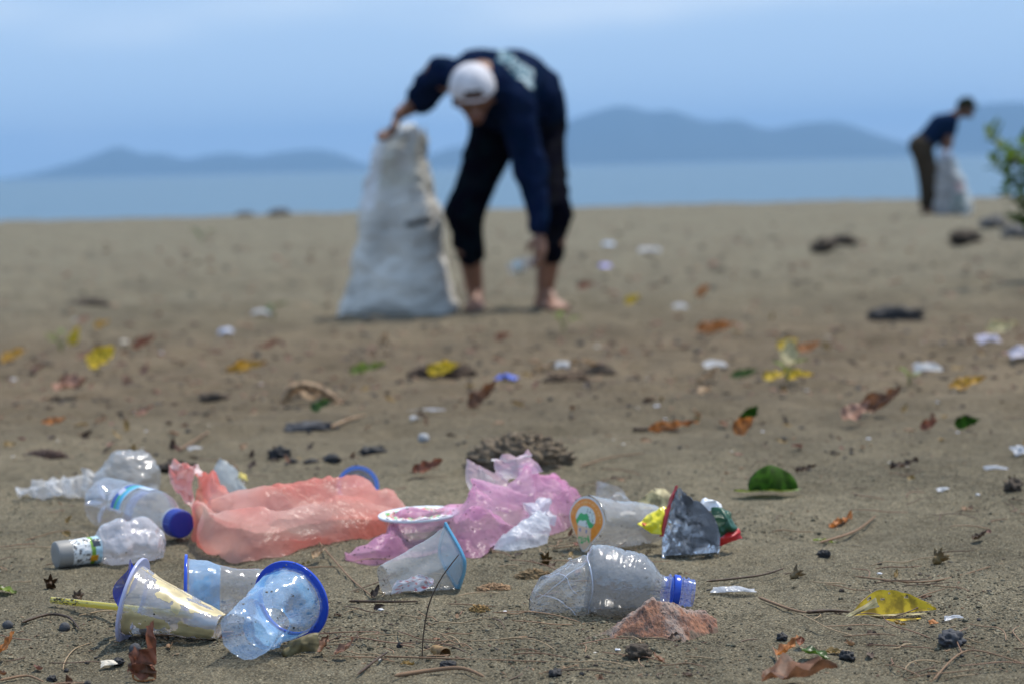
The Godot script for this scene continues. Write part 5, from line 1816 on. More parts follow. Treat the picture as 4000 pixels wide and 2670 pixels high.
func build_named_litter() -> void:
	M["plain_rough"] = mat(1, 1, 1, 0.9, true)
	var yellow := leaf_mat(0.80, 0.56, 0.025, 0.8)
	var amber := leaf_mat(0.66, 0.36, 0.04, 0.7)
	var orange := leaf_mat(0.58, 0.22, 0.06, 0.7)
	var rust := leaf_mat(0.32, 0.115, 0.065, 0.6)
	var brown := leaf_mat(0.25, 0.115, 0.06, 0.6)
	var umber := leaf_mat(0.085, 0.045, 0.022, 0.3)
	var tan := leaf_mat(0.56, 0.38, 0.23, 0.6)
	var pale := leaf_mat(0.66, 0.58, 0.33, 0.6)
	var salmon := leaf_mat(0.42, 0.22, 0.15, 0.5)
	var olive := leaf_mat(0.22, 0.18, 0.085, 0.4)
	var green := leaf_mat(0.075, 0.15, 0.02, 0.6, 0.4)
	var deep := leaf_mat(0.036, 0.10, 0.006, 0.45, 0.55)
	deep.metallic_specular = 0.2
	var lime := leaf_mat(0.22, 0.30, 0.04, 0.7, 0.4)
	var coal := mat(0.022, 0.021, 0.022, 0.75)
	var slate := mat(0.055, 0.055, 0.06, 0.8)
	var ash := mat(0.11, 0.105, 0.10, 0.9)
	var soil := mat(0.065, 0.048, 0.034, 0.95)
	var white := mat(0.34, 0.34, 0.34, 0.7)
	var bone := mat(0.62, 0.55, 0.44, 0.6)
	var blue := mat(0.06, 0.12, 0.52, 0.4)
	var wood := mat(0.21, 0.125, 0.07, 0.85)
	# the torn yellow leaf right of the rock
	var t := thing("leaf", "long torn yellow leaf with cream midrib right of the rock", "leaf", on(Vector2(0.3345, -2.0957)))
	t.rotation.y = 0.06
	obj("far_half", half_leaf(0.080, 0.024, 0.80, 0.2, 0.2, 3), yellow, t).transform = Transform3D(turned(0.0, 0.0, 0.05), Vector3(0.012, 0.001, -0.002))
	obj("near_half", half_leaf(0.088, 0.012, -0.10, 0.25, 0.35, 6), pale, t).transform = Transform3D(turned(PI), Vector3(-0.002, 0.001, 0.0))
	obj("stalk", tube([Vector3(-0.038, 0.003, 0.0), Vector3(-0.056, 0.004, 0.006), Vector3(-0.075, 0.003, 0.010)], [0.0012, 0.0012, 0.0010], 5, 6), olive, t)
	var under := obj("yellow_edge", half_leaf(0.060, 0.007, -0.15, 0.0, 0.2, 8), yellow, t)
	under.transform = Transform3D(turned(PI), Vector3(0.004, -0.001, 0.012))
	obj("pale_rib", quad_patch(Vector3(-0.036, 0.002, 0.003), Vector3(-0.030, 0.002, 0.004), Vector3(-0.004, 0.017, -0.006), Vector3(-0.002, 0.010, -0.003), Vector3(0, 0.0, 0.001), 10, 0.0008, 75), pale, t)
	t = thing("leaf", "rolled olive brown leaf touching the nearest blue-rimmed cup", "leaf", on(Vector2(-0.1889, -1.9783)))
	obj("rolled_blade", quad_patch(Vector3(-0.017, 0.0, 0.006), Vector3(0.014, 0.006, 0.004), Vector3(-0.014, 0.011, -0.004), Vector3(0.015, 0.021, -0.004), Vector3(0, 0.004, 0.006), 20, 0.0015, 76), olive, t)
	obj("rolled_end", tube([Vector3(-0.018, 0.003, 0.004), Vector3(-0.010, 0.006, 0.002), Vector3(-0.004, 0.012, -0.002)], [0.004, 0.0045, 0.003], 9, 8), olive, t)
	# the folded green leaf
	t = thing("leaf", "folded glossy green leaf standing up, dark upper half and light lower half", "leaf", on(Vector2(0.3197, -2.8614)))
	obj("upper_half", half_leaf(0.062, 0.036, 1.3, -0.35, 0.0, 11, 0.42), deep, t).position = Vector3(0.004, 0.003, -0.008)
	obj("lower_half", half_leaf(0.084, 0.040, 0.10, 0.0, 0.0, 12, 0.6), lime, t).transform = Transform3D(turned(PI), Vector3(-0.004, 0.004, -0.008))
	# pale leaf behind the packet
	t = thing("leaf", "pale yellow cupped leaf standing just behind the foil packet", "leaf", on(Vector2(0.1737, -2.7717)))
	obj("far_half", half_leaf(0.052, 0.034, 1.0, -0.3, 0.25, 14), pale, t).position = Vector3(0.004, 0.002, -0.01)
	obj("near_half", half_leaf(0.045, 0.022, 0.75, 0.2, 0.2, 15), pale, t).position = Vector3(-0.008, 0.002, 0.004)
	# the upright torn brown leaf in front of the milky cup
	var k := 0.000367
	t = thing("leaf", "torn reddish brown leaf with one strip standing upright before the milky cup", "leaf", on(Vector2(-0.3163, -1.9067)))
	obj("upright_strip", quad_patch(Vector3(0.004, 0.020, 0), Vector3(0.013, 0.020, 0.002), Vector3(0.004, 0.046, 0.0), Vector3(0.009, 0.050, 0.002), Vector3(0.003, 0, 0.004), 14, 0.003, 71), rust, t)
	obj("torn_strip", quad_patch(Vector3(-0.011, 0.006, 0.004), Vector3(0.010, 0.002, 0.006), Vector3(-0.007, 0.026, 0.0), Vector3(0.010, 0.024, 0.0), Vector3(0, 0.0, 0.006), 16, 0.008, 72), rust, t)
	obj("curled_tip", quad_patch(Vector3(-0.011, 0.004, 0.006), Vector3(0.012, 0.0, 0.010), Vector3(-0.010, 0.013, 0.002), Vector3(0.012, 0.014, 0.004), Vector3(0, 0.004, 0.004), 14, 0.004, 73), brown, t)
	obj("stalk", tube([Vector3(-0.006, 0.012, 0.006), Vector3(-0.007, 0.004, 0.012), Vector3(0.0, 0.001, 0.013), Vector3(0.011, 0.002, 0.011)], [0.0009, 0.0009, 0.0008, 0.0007], 5, 10), orange, t)
	# [place, length, width/length, colour, turn, curl, fold, label]
	var leaves := [
		[Vector2(-0.1714, -1.9835), 0.024, 0.6, brown, 1.1, 0.9, 0.6, "broken dark brown leaf right of the rolled olive leaf", 0.004],
		[Vector2(-0.1493, -1.9666), 0.023, 0.62, salmon, 0.2, 1.2, 0.5, "small cupped pinkish brown leaf right of the nearest cups", 0.003],
		[Vector2(-0.4488, -1.9906), 0.030, 0.5, orange, 0.5, 1.4, 0.4, "curled orange brown leaf at the left edge near the bottom", 0.003],
		[Vector2(0.2206, -1.7877), 0.060, 0.85, brown, -0.15, 0.35, 0.35, "large crumpled brown leaf lowest on the right half of the beach", 0.008],
		[Vector2(0.2215, -1.8628), 0.026, 0.6, orange, 0.5, 1.0, 0.4, "bright orange leaf piece under the large crumpled brown leaf", 0.012],
		[Vector2(0.2503, -1.9063), 0.027, 0.6, green, -0.2, -0.7, 0.25, "fresh green leaf piece above the large crumpled brown leaf", 0.0],
		[Vector2(0.2418, -1.9493), 0.013, 0.7, rust, 1.3, 0.7, 0.7, "small rust leaf standing beside the fresh green leaf piece", 0.002],
		[Vector2(-0.5206, -2.3096), 0.024, 0.7, lime, 0.1, -0.5, 0.2, "pale green leaf cut by the left edge", 0.0],
		[Vector2(0.3447, -2.5466), 0.027, 0.42, lime, 0.0, -0.3, 0.2, "small light green leaf right of the snack packet", 0.0],
		[Vector2(-0.1178, -3.1300), 0.046, 0.45, rust, 0.2, 0.6, 0.5, "rust brown leaf in front of the dark husk clump", 0.0],
		[Vector2(0.0177, -3.1041), 0.034, 0.5, salmon, 1.0, 0.5, 0.4, "salmon leaf below the right end of the dark husk clump", 0.0],
		[Vector2(0.5063, -2.4859), 0.020, 0.6, umber, 0.3, 0.9, 0.6, "dark brown folded leaf between two husks at the right", 0.0],
		[Vector2(-0.2120, -2.4507), 0.022, 0.6, tan, 0.9, 1.0, 0.6, "crumpled tan leaf under the red bag's front edge", 0.004],
		[Vector2(-0.2296, -2.4369), 0.016, 0.5, olive, 0.1, 0.3, 0.3, "olive leaf bit beside the crumpled tan leaf", 0.0],
		[Vector2(-1.5697, -7.2858), 0.085, 0.6, amber, 0.3, 0.5, 0.3, "amber leaf far left, level with the bright yellow leaf", 0.0],
		[Vector2(-1.0160, -5.7417), 0.080, 0.85, yellow, 0.6, 0.6, 0.3, "round bright yellow leaf far left in the middle distance", 0.010],
		[Vector2(-1.7878, -10.1012), 0.075, 0.5, amber, 0.2, 0.5, 0.3, "dull amber leaf behind the round bright yellow leaf", 0.0],
		[Vector2(-1.5809, -8.3456), 0.075, 0.6, yellow, 1.2, 0.6, 0.4, "yellow leaf beside the pale green tuft far left", 0.010],
		[Vector2(-0.6565, -5.7899), 0.105, 0.3, amber, 0.1, 0.3, 0.3, "long amber leaf between red bag and sack", 0.0],
		[Vector2(-0.1478, -5.1576), 0.075, 0.55, yellow, 0.1, 0.4, 0.3, "yellow leaf lying on the dark heap", 0.012],
		[Vector2(0.6043, -11.1508), 0.085, 0.6, yellow, 0.4, 0.5, 0.4, "yellow leaf right of the bending person's feet", 0.0],
		[Vector2(0.7727, -6.3504), 0.062, 0.6, yellow, 0.2, 0.5, 0.4, "yellow leaf behind the yellow and cream leaf cluster", 0.0],
		[Vector2(0.5703, -4.9253), 0.060, 0.5, yellow, 0.2, 0.4, 0.3, "left yellow leaf of the yellow and cream cluster", 0.0],
		[Vector2(0.6131, -4.8702), 0.060, 0.5, yellow, -0.2, 0.4, 0.3, "right yellow leaf of the yellow and cream cluster", 0.0],
		[Vector2(0.6159, -5.0919), 0.070, 0.7, pale, 1.4, 0.9, 0.5, "cream leaf standing in the middle of the yellow leaf cluster", 0.012],
		[Vector2(1.6591, -7.6849), 0.110, 0.5, pale, 0.1, 0.4, 0.3, "large cream yellow leaf far right near the dark log", 0.0],
		[Vector2(0.8570, -4.3083), 0.070, 0.4, amber, 0.1, 0.5, 0.3, "amber leaf at the right, in line with the yellow cluster", 0.0],
		[Vector2(0.2569, -3.6863), 0.080, 0.2, orange, 0.1, 0.2, 0.3, "narrow orange leaf beside the dark twig in the middle", 0.0],
		[Vector2(0.3412, -3.3781), 0.038, 0.8, orange, 0.5, 1.0, 0.5, "crumpled orange leaf above the folded green leaf", 0.004],
		[Vector2(0.9715, -11.5058), 0.085, 0.6, orange, 0.7, 0.5, 0.4, "orange leaf farther off, right of the yellow leaf by the feet", 0.0],
		[Vector2(0.7192, -7.7918), 0.140, 0.35, orange, 0.0, 0.3, 0.3, "long reddish orange leaf in the open sand right of the person", 0.0],
		[Vector2(0.7803, -5.9754), 0.065, 0.45, orange, 0.2, 0.4, 0.3, "orange leaf just behind the yellow and cream cluster", 0.0],
		[Vector2(-0.8039, -4.0029), 0.044, 0.4, orange, 0.0, 0.4, 0.3, "orange leaf at the left, behind the capped bottle", 0.0],
		[Vector2(-1.1993, -7.6104), 0.090, 0.6, rust, 0.1, 0.9, 0.5, "rust leaf right of the round bright yellow leaf", 0.006],
		[Vector2(-0.9358, -4.9206), 0.105, 0.6, salmon, -0.6, 0.8, 0.4, "large reddish leaf at the left below the yellow leaves", 0.010],
		[Vector2(-1.2417, -6.7354), 0.055, 0.5, salmon, 0.3, 0.6, 0.4, "small salmon leaf beside the round bright yellow leaf", 0.0],
		[Vector2(-0.7424, -7.1637), 0.062, 0.5, rust, 0.4, 0.7, 0.4, "rust leaf behind the long amber leaf", 0.0],
		[Vector2(-0.0477, -4.1512), 0.075, 0.5, brown, 0.4, 1.2, 0.6, "curled brown leaf with pale tip below the dark hollow", 0.006],
		[Vector2(0.0737, -4.7801), 0.060, 0.5, tan, 0.3, 0.9, 0.5, "tan curled leaf right of the blue scrap", 0.0],
		[Vector2(0.1610, -4.9389), 0.070, 0.5, tan, -0.2, 0.8, 0.5, "tan leaf at the end of the brown debris right of the blue scrap", 0.004],
		[Vector2(-0.0227, -8.3315), 0.062, 0.5, rust, 0.2, 0.6, 0.5, "red brown leaf before the bending person's feet", 0.0],
		[Vector2(-0.4033, -7.3416), 0.055, 0.6, tan, 1.2, 0.8, 0.5, "upright tan leaf in front of the tall sack", 0.006],
		[Vector2(0.4267, -12.4734), 0.100, 0.5, rust, 0.1, 0.5, 0.4, "red leaf right of the person's forward foot", 0.0],
		[Vector2(0.6162, -3.8076), 0.085, 0.45, brown, 0.1, 1.1, 0.6, "long curled brown leaf at the right in the middle distance", 0.0],
		[Vector2(0.5546, -3.6978), 0.055, 0.7, salmon, 0.5, 0.6, 0.3, "pinkish leaf left of the long curled brown leaf", 0.004],
		[Vector2(0.3552, -4.1451), 0.060, 0.6, tan, 0.8, 1.0, 0.5, "pale tan crumpled leaf in the middle of the beach", 0.004],
		[Vector2(-0.6758, -4.2064), 0.036, 0.5, salmon, 0.5, 0.5, 0.4, "small salmon leaf left of the beige curved piece", 0.0],
		[Vector2(0.5239, -5.1390), 0.062, 0.4, green, 0.1, 0.5, 0.3, "green leaf left of the yellow and cream cluster", 0.0],
		[Vector2(-0.3279, -5.3280), 0.085, 0.3, lime, 0.1, 0.4, 0.3, "yellow green leaf left of the dark hollow", 0.0],
		[Vector2(0.3856, -3.7275), 0.040, 0.6, deep, 0.7, 0.7, 0.4, "dark green leaf behind the folded green leaf", 0.0],
		[Vector2(0.6930, -3.4938), 0.040, 0.6, deep, 0.0, 0.7, 0.4, "dark green leaf at the right below the amber leaf", 0.0],
		[Vector2(-0.3324, -3.9741), 0.040, 0.6, green, 0.3, 0.6, 0.4, "green leaf resting on the dark slate piece", 0.010],
		[Vector2(0.6346, -3.4949), 0.030, 0.6, rust, 0.3, 0.8, 0.5, "rust leaf left of the dark green leaf at the right", 0.0],
		[Vector2(-2.0179, -10.9197), 0.07, 0.5, salmon, 0.3, 0.4, 0.3, "faint pink leaf below the dark mat at the left", 0.0],
		[Vector2(0.3794, -2.6621), 0.052, 0.18, orange, 0.9, 0.3, 0.5, "narrow orange brown leaf above the small light green leaf", 0.0],
		[Vector2(0.5283, -3.0980), 0.040, 0.4, umber, 0.1, 0.5, 0.5, "flat dark leaf on the open sand far right", 0.0],
		[Vector2(0.3908, -3.0646), 0.030, 0.4, umber, 0.1, 0.5, 0.5, "flat dark leaf just right of the folded green leaf", 0.0],
	]
	var n := 0
	for l in leaves:
		n += 1
		place_leaf("leaf", l[7], l[0], l[1], l[2], l[3], l[4], l[5], l[6], n * 3, "", l[8])
	# beige curved husk piece in the middle distance
	t = thing("husk", "beige arched husk piece bridging the sand behind the red bag", "husk", on(Vector2(-0.3832, -4.3454)))
	obj("husk_shell", quad_patch(Vector3(-0.055, 0, 0.01), Vector3(0.055, 0, 0.012), Vector3(-0.046, 0.034, -0.01), Vector3(0.034, 0.026, -0.012), Vector3(0, 0.016, -0.02), 20, 0.012, 81), tan, t)
	obj("husk_rim", tube([Vector3(-0.056, 0.006, 0.012), Vector3(-0.035, 0.034, 0.004), Vector3(0.01, 0.034, 0.002), Vector3(0.056, 0.004, 0.012)], [0.006, 0.008, 0.007, 0.005], 7, 14), tan, t)
	# stones and charcoal: [place, size in metres, colour, label]
	var stones := [
		[Vector2(0.3712, -1.9519), Vector3(0.024, 0.014, 0.02), slate, "rough dark grey stone at the right, largest of the near stones"],
		[Vector2(-0.4222, -2.1127), Vector3(0.0100, 0.0100, 0.0100), slate, "round grey seed-like stone below the yellow straw"],
		[Vector2(-0.3416, -2.0181), Vector3(0.0110, 0.0115, 0.011), slate, "round grey stone beside the upright torn leaf"],
		[Vector2(-0.4813, -2.1404), Vector3(0.0100, 0.0095, 0.010), slate, "round dark stone near the left edge below the straw"],
		[Vector2(-0.3510, -1.9864), Vector3(0.011, 0.007, 0.009), coal, "black pebble left of the upright torn leaf"],
		[Vector2(-0.3998, -1.9362), Vector3(0.008, 0.006, 0.008), coal, "black pebble low at the left"],
		[Vector2(0.2749, -1.9069), Vector3(0.014, 0.009, 0.012), coal, "black pebble right of the fresh green leaf piece"],
		[Vector2(0.2286, -1.9762), Vector3(0.010, 0.008, 0.009), coal, "black bean-shaped pebble left of the small rust leaf"],
		[Vector2(-0.0611, -1.9182), Vector3(0.014, 0.006, 0.010), coal, "flat oval black pebble low in the middle"],
		[Vector2(0.0294, -1.8746), Vector3(0.013, 0.008, 0.010), coal, "lumpy black pebble low, left of the rock"],
		[Vector2(0.1015, -1.9392), Vector3(0.022, 0.014, 0.018), soil, "crumbly brown lump of soil below the rock"],
		[Vector2(-0.1072, -2.0371), Vector3(0.005, 0.006, 0.005), coal, "small black pebble left of the thin dark stalk's foot"],
		[Vector2(0.3239, -2.4058), Vector3(0.013, 0.009, 0.010), coal, "black pebble alone above the yellow torn leaf"],
		[Vector2(-0.4877, -3.2913), Vector3(0.046, 0.020, 0.03), soil, "flat dark brown stone behind the clear dome bag"],
		[Vector2(-0.3559, -3.4512), Vector3(0.032, 0.020, 0.022), coal, "biggest charcoal lump behind the red bag"],
		[Vector2(-0.3237, -3.3314), Vector3(0.018, 0.008, 0.012), coal, "first small charcoal piece right of the biggest charcoal lump"],
		[Vector2(-0.2968, -3.3151), Vector3(0.022, 0.009, 0.014), coal, "second small charcoal piece right of the biggest charcoal lump"],
		[Vector2(-0.2647, -3.3084), Vector3(0.030, 0.014, 0.018), coal, "rust-backed charcoal piece in front of the dark slate piece"],
		[Vector2(-0.2118, -3.4077), Vector3(0.040, 0.016, 0.020), coal, "charcoal piece above the blue cup rim"],
		[Vector2(-0.3409, -3.8277), Vector3(0.080, 0.018, 0.03), slate, "flat dark slate piece behind the red bag"],
		[Vector2(1.5905, -9.4857), Vector3(0.24, 0.085, 0.09), coal, "black charred log at the right, largest dark piece on the beach"],
		[Vector2(2.2820, -16.7586), Vector3(0.16, 0.12, 0.12), soil, "dark lump of earth toward the far person"],
		[Vector2(2.6358, -18.1622), Vector3(0.22, 0.10, 0.12), soil, "low dark lump of earth just beyond the dark lump"],
		[Vector2(3.6224, -18.2579), Vector3(0.26, 0.13, 0.2), soil, "brown lump of earth below the far sack"],
		[Vector2(4.5882, -21.7871), Vector3(0.24, 0.14, 0.24), ash, "farthest brown lump at the right of the far sack"],
		[Vector2(4.2070, -19.0218), Vector3(0.26, 0.12, 0.2), ash, "grey lump at the right edge under the shrub"],
		[Vector2(-4.2245, -36.8820), Vector3(0.30, 0.12, 0.3), ash, "left of two dark lumps on the far edge of the beach"],
		[Vector2(-3.6389, -36.4697), Vector3(0.32, 0.12, 0.3), ash, "right of two dark lumps on the far edge of the beach"],
		[Vector2(-0.1419, -3.5766), Vector3(0.019, 0.017, 0.017), white, "round white pebble above the red bag"],
		[Vector2(-0.8604, -5.1566), Vector3(0.070, 0.022, 0.04), soil, "dark lump right of the large reddish leaf"],
		[Vector2(-0.5976, -4.5641), Vector3(0.055, 0.020, 0.03), soil, "dark lump left of the beige husk piece"],
		[Vector2(0.6188, -2.8362), Vector3(0.028, 0.02, 0.02), soil, "dark husk lump at the right edge, level with the green leaf"],
		[Vector2(0.4505, -6.0810), Vector3(0.14, 0.03, 0.07), soil, "dark flat lump in the sand right of the person"],
		[Vector2(0.1859, -5.3165), Vector3(0.10, 0.035, 0.05), soil, "dark lump behind the tan leaves"],
	]
	n = 0
	for s in stones:
		n += 1
		var rough := 0.08 if n in [2, 3, 4, 29] else 0.4
		place_stone("stone", s[3], s[0], s[1], s[2], n, 0.22, rough)
	# dark hollows, mats and clumps
	place_clump("husk_clump", "dark clump of dried husk and bark, largest heap in the middle of the beach", "husk clump", Vector2(0.0063, -3.2017), Vector3(0.155, 0.046, 0.11), Color(0.045, 0.032, 0.022), Color(0.24, 0.18, 0.115), 260, 3)
	place_clump("seaweed_mat", "thin dark mat on the sand far left, level with the sack", "seaweed", Vector2(-2.3528, -12.7563), Vector3(0.26, 0.045, 0.2), Color(0.03, 0.022, 0.017), Color(0.08, 0.055, 0.04), 60, 5)
	place_clump("earth_hollow", "dark heap round the yellow leaf in the middle of the beach", "husk clump", Vector2(-0.1623, -5.2852), Vector3(0.17, 0.040, 0.12), Color(0.025, 0.017, 0.012), Color(0.09, 0.055, 0.035), 90, 7)
	place_clump("husk_clump", "tan husk crumbs left of the crushed bottle", "husk clump", Vector2(-0.0246, -2.2764), Vector3(0.040, 0.009, 0.03), Color(0.10, 0.055, 0.03), Color(0.40, 0.25, 0.13), 60, 9)
	place_clump("husk_clump", "brown seed husks heaped behind the crushed bottle's folded end", "husk clump", Vector2(0.0165, -2.3270), Vector3(0.045, 0.012, 0.03), Color(0.07, 0.045, 0.02), Color(0.30, 0.20, 0.10), 60, 11)
	place_clump("husk_clump", "small amber husk with crumbs in the open sand left of the rock", "husk clump", Vector2(-0.0371, -2.1559), Vector3(0.024, 0.010, 0.015), Color(0.10, 0.06, 0.02), Color(0.38, 0.23, 0.08), 30, 13)
	place_clump("husk_clump", "brown debris between the blue scrap and the tan leaves", "husk clump", Vector2(0.1115, -4.7642), Vector3(0.10, 0.02, 0.06), Color(0.06, 0.04, 0.025), Color(0.20, 0.13, 0.08), 60, 15)
	place_clump("husk_clump", "dark crumbs around the rust leaf at the left of the beach", "husk clump", Vector2(-0.7283, -3.5344), Vector3(0.075, 0.014, 0.05), Color(0.03, 0.02, 0.02), Color(0.12, 0.07, 0.05), 50, 17)
	var pod := leaf_mat(0.085, 0.042, 0.014, 0.2)
	place_pod("dark star-shaped seed pod left of the milky cup's rim", Vector2(-0.4807, -2.3381), 0.021, pod, 1)
	place_pod("dark seed pod above the yellow straw", Vector2(-0.4416, -2.2802), 0.018, pod, 4)
	place_pod("brown seed pod behind the crushed bottle", Vector2(0.0296, -2.3893), 0.020, leaf_mat(0.15, 0.09, 0.03, 0.3), 7)
	place_pod("amber seed pod at the right above the yellow torn leaf", Vector2(0.4338, -2.3525), 0.024, leaf_mat(0.20, 0.13, 0.045, 0.3), 9)
	place_pod("dull seed pod at the right edge above the other pods", Vector2(0.6296, -2.8731), 0.026, leaf_mat(0.12, 0.085, 0.04, 0.3), 12)
	place_pod("pale seed pod right of the white strip", Vector2(0.2768, -2.2787), 0.020, leaf_mat(0.24, 0.17, 0.09, 0.3), 15)
	# rolled shell of a leaf with a dark mouth
	t = thing("husk", "small rolled husk with dark open mouth beside the thin stalk", "husk", on(Vector2(-0.0705, -1.9971), 0.005))
	t.basis = facing(Vector3(0.55, -0.1, 0.85))
	obj("husk_shell", lathe([Vector2(-0.012, 0.0018), Vector2(-0.008, 0.0042), Vector2(0.004, 0.0058), Vector2(0.009, 0.0060), Vector2(0.0085, 0.0052), Vector2(-0.004, 0.004)], 20, 16, 0.0006, 3), leaf_mat(0.40, 0.25, 0.11, 0.3), t)
	# the thin stalk that stands in the sand
	var stalk := obj("stalk", tube([Vector3(0, -0.004, 0), Vector3(0.002, 0.022, 0), Vector3(0.008, 0.050, 0.002), Vector3(0.019, 0.072, 0.0), Vector3(0.035, 0.092, -0.004)], [0.0006, 0.0007, 0.0007, 0.0006, 0.0005], 6, 30), mat(0.06, 0.035, 0.02, 0.7))
	stalk.position = on(Vector2(-0.0857, -1.9843))
	tag(stalk, "thin dark bent stalk standing up from the sand before the flattened cup", "stalk")
	# scraps: [place, wide, tall, colour, turn, label]
	var shreds := film(Color(0.74, 0.76, 0.80), 0.8, 0.6, 0.3)
	shreds.vertex_color_use_as_albedo = false
	var scraps := [
		[Vector2(0.2091, -2.2123), 0.046, 0.012, shreds, -0.05, "torn white plastic strip right of the crushed bottle's neck"],
		[Vector2(0.3950, -2.0676), 0.021, 0.006, shreds, 0.45, "narrow white plastic shred right of the yellow torn leaf"],
		[Vector2(0.3711, -2.0347), 0.0085, 0.007, orange, 0.2, "tiny orange curl beside the narrow white shred"],
		[Vector2(0.5291, -2.8290), 0.026, 0.008, shreds, 0.75, "white shred on the open sand right of the folded green leaf"],
		[Vector2(0.6516, -3.1020), 0.036, 0.010, shreds, -0.3, "long white shred far right near the edge"],
		[Vector2(0.7110, -3.2200), 0.026, 0.022, shreds, 0.3, "crumpled white shred at the right edge"],
		[Vector2(-0.5035, -3.5967), 0.024, 0.010, white, 0.4, "white chip behind the clear dome bag"],
		[Vector2(-0.1700, -3.8944), 0.018, 0.012, white, 0.7, "white chip above the round white pebble"],
		[Vector2(-0.1661, -4.2951), 0.105, 0.010, shreds, 0.02, "long pale strip lying behind the round white pebble"],
		[Vector2(-0.0138, -4.8818), 0.052, 0.022, blue, -0.5, "bright blue plastic scrap right of the dark hollow"],
		[Vector2(0.6132, -14.8708), 0.085, 0.06, mat(0.16, 0.17, 0.50, 0.4), 0.2, "violet blue scrap right of the held bottle"],
		[Vector2(0.8272, -19.2458), 0.11, 0.07, mat(0.22, 0.30, 0.42, 0.4), 0.2, "grey blue scrap far behind the violet blue scrap"],
		[Vector2(1.0870, -17.8952), 0.19, 0.06, white, 0.0, "far white scrap beyond the violet blue scrap"],
		[Vector2(0.7991, -10.8668), 0.072, 0.05, white, 0.2, "white scrap right of the yellow leaf by the feet"],
		[Vector2(0.1139, -5.4945), 0.064, 0.030, white, 0.1, "white scrap behind the tan leaves"],
		[Vector2(0.4753, -5.3841), 0.066, 0.036, white, 0.3, "white scrap between the tan leaves and the yellow cluster"],
		[Vector2(0.8768, -4.8519), 0.062, 0.034, white, 0.2, "white scrap at the right of the yellow cluster"],
		[Vector2(1.2271, -5.9151), 0.062, 0.040, mat(0.36, 0.34, 0.42, 0.6), 0.2, "lilac white scrap below the cream yellow leaf"],
		[Vector2(-1.2173, -11.1922), 0.10, 0.05, white, 0.0, "white scrap beside the green seedling left of the sack"],
		[Vector2(-2.1386, -11.3451), 0.075, 0.04, mat(0.34, 0.35, 0.37, 0.6), 0.1, "pale scrap below the dark mat at the left"],
		[Vector2(-1.2443, -9.9901), 0.065, 0.04, mat(0.33, 0.38, 0.50, 0.4), 0.1, "bluish scrap between seedling and long amber leaf"],
		[Vector2(-1.4055, -8.3122), 0.03, 0.02, bone, 0.1, "bone-coloured chip left of the rust leaf"],
		[Vector2(1.1361, -5.1074), 0.06, 0.05, mat(0.36, 0.34, 0.40, 0.6), 0.2, "lilac scrap cut by the right edge"],
		[Vector2(0.1337, -2.7361), 0.02, 0.008, bone, 0.2, "bone-coloured chip behind the cloudy cup"],
		[Vector2(0.0244, -2.5837), 0.02, 0.008, bone, 0.1, "pale chip in the shade right of the white scraps"],
		[Vector2(-0.3583, -1.9801), 0.016, 0.008, bone, 0.3, "flat cream shell piece beside the black pebble at left"],
	]
	n = 100
	for s in scraps:
		n += 1
		place_scrap(s[5], s[0], s[1], s[2], s[3], s[4], n)
	# seedlings
	place_sprout("green seedling left of the tall sack", Vector2(-1.1392, -10.9681), 0.10, 3, green, 2)
	place_sprout("far green seedling well left of the tall sack", Vector2(-3.1098, -23.2990), 0.16, 3, green, 4)
	place_sprout("small green seedling before the person's forward foot", Vector2(0.1943, -8.6757), 0.085, 3, lime, 6)
	place_sprout("green seedling in front of the yellow and cream cluster", Vector2(0.5488, -4.5839), 0.050, 3, lime, 8)
	place_sprout("pale green tuft beside the yellow leaf far left", Vector2(-1.4884, -7.5641), 0.07, 4, lime, 10)
	place_sprout("small bright seedling at the right of the beach", Vector2(0.7730, -4.4673), 0.036, 3, lime, 12)
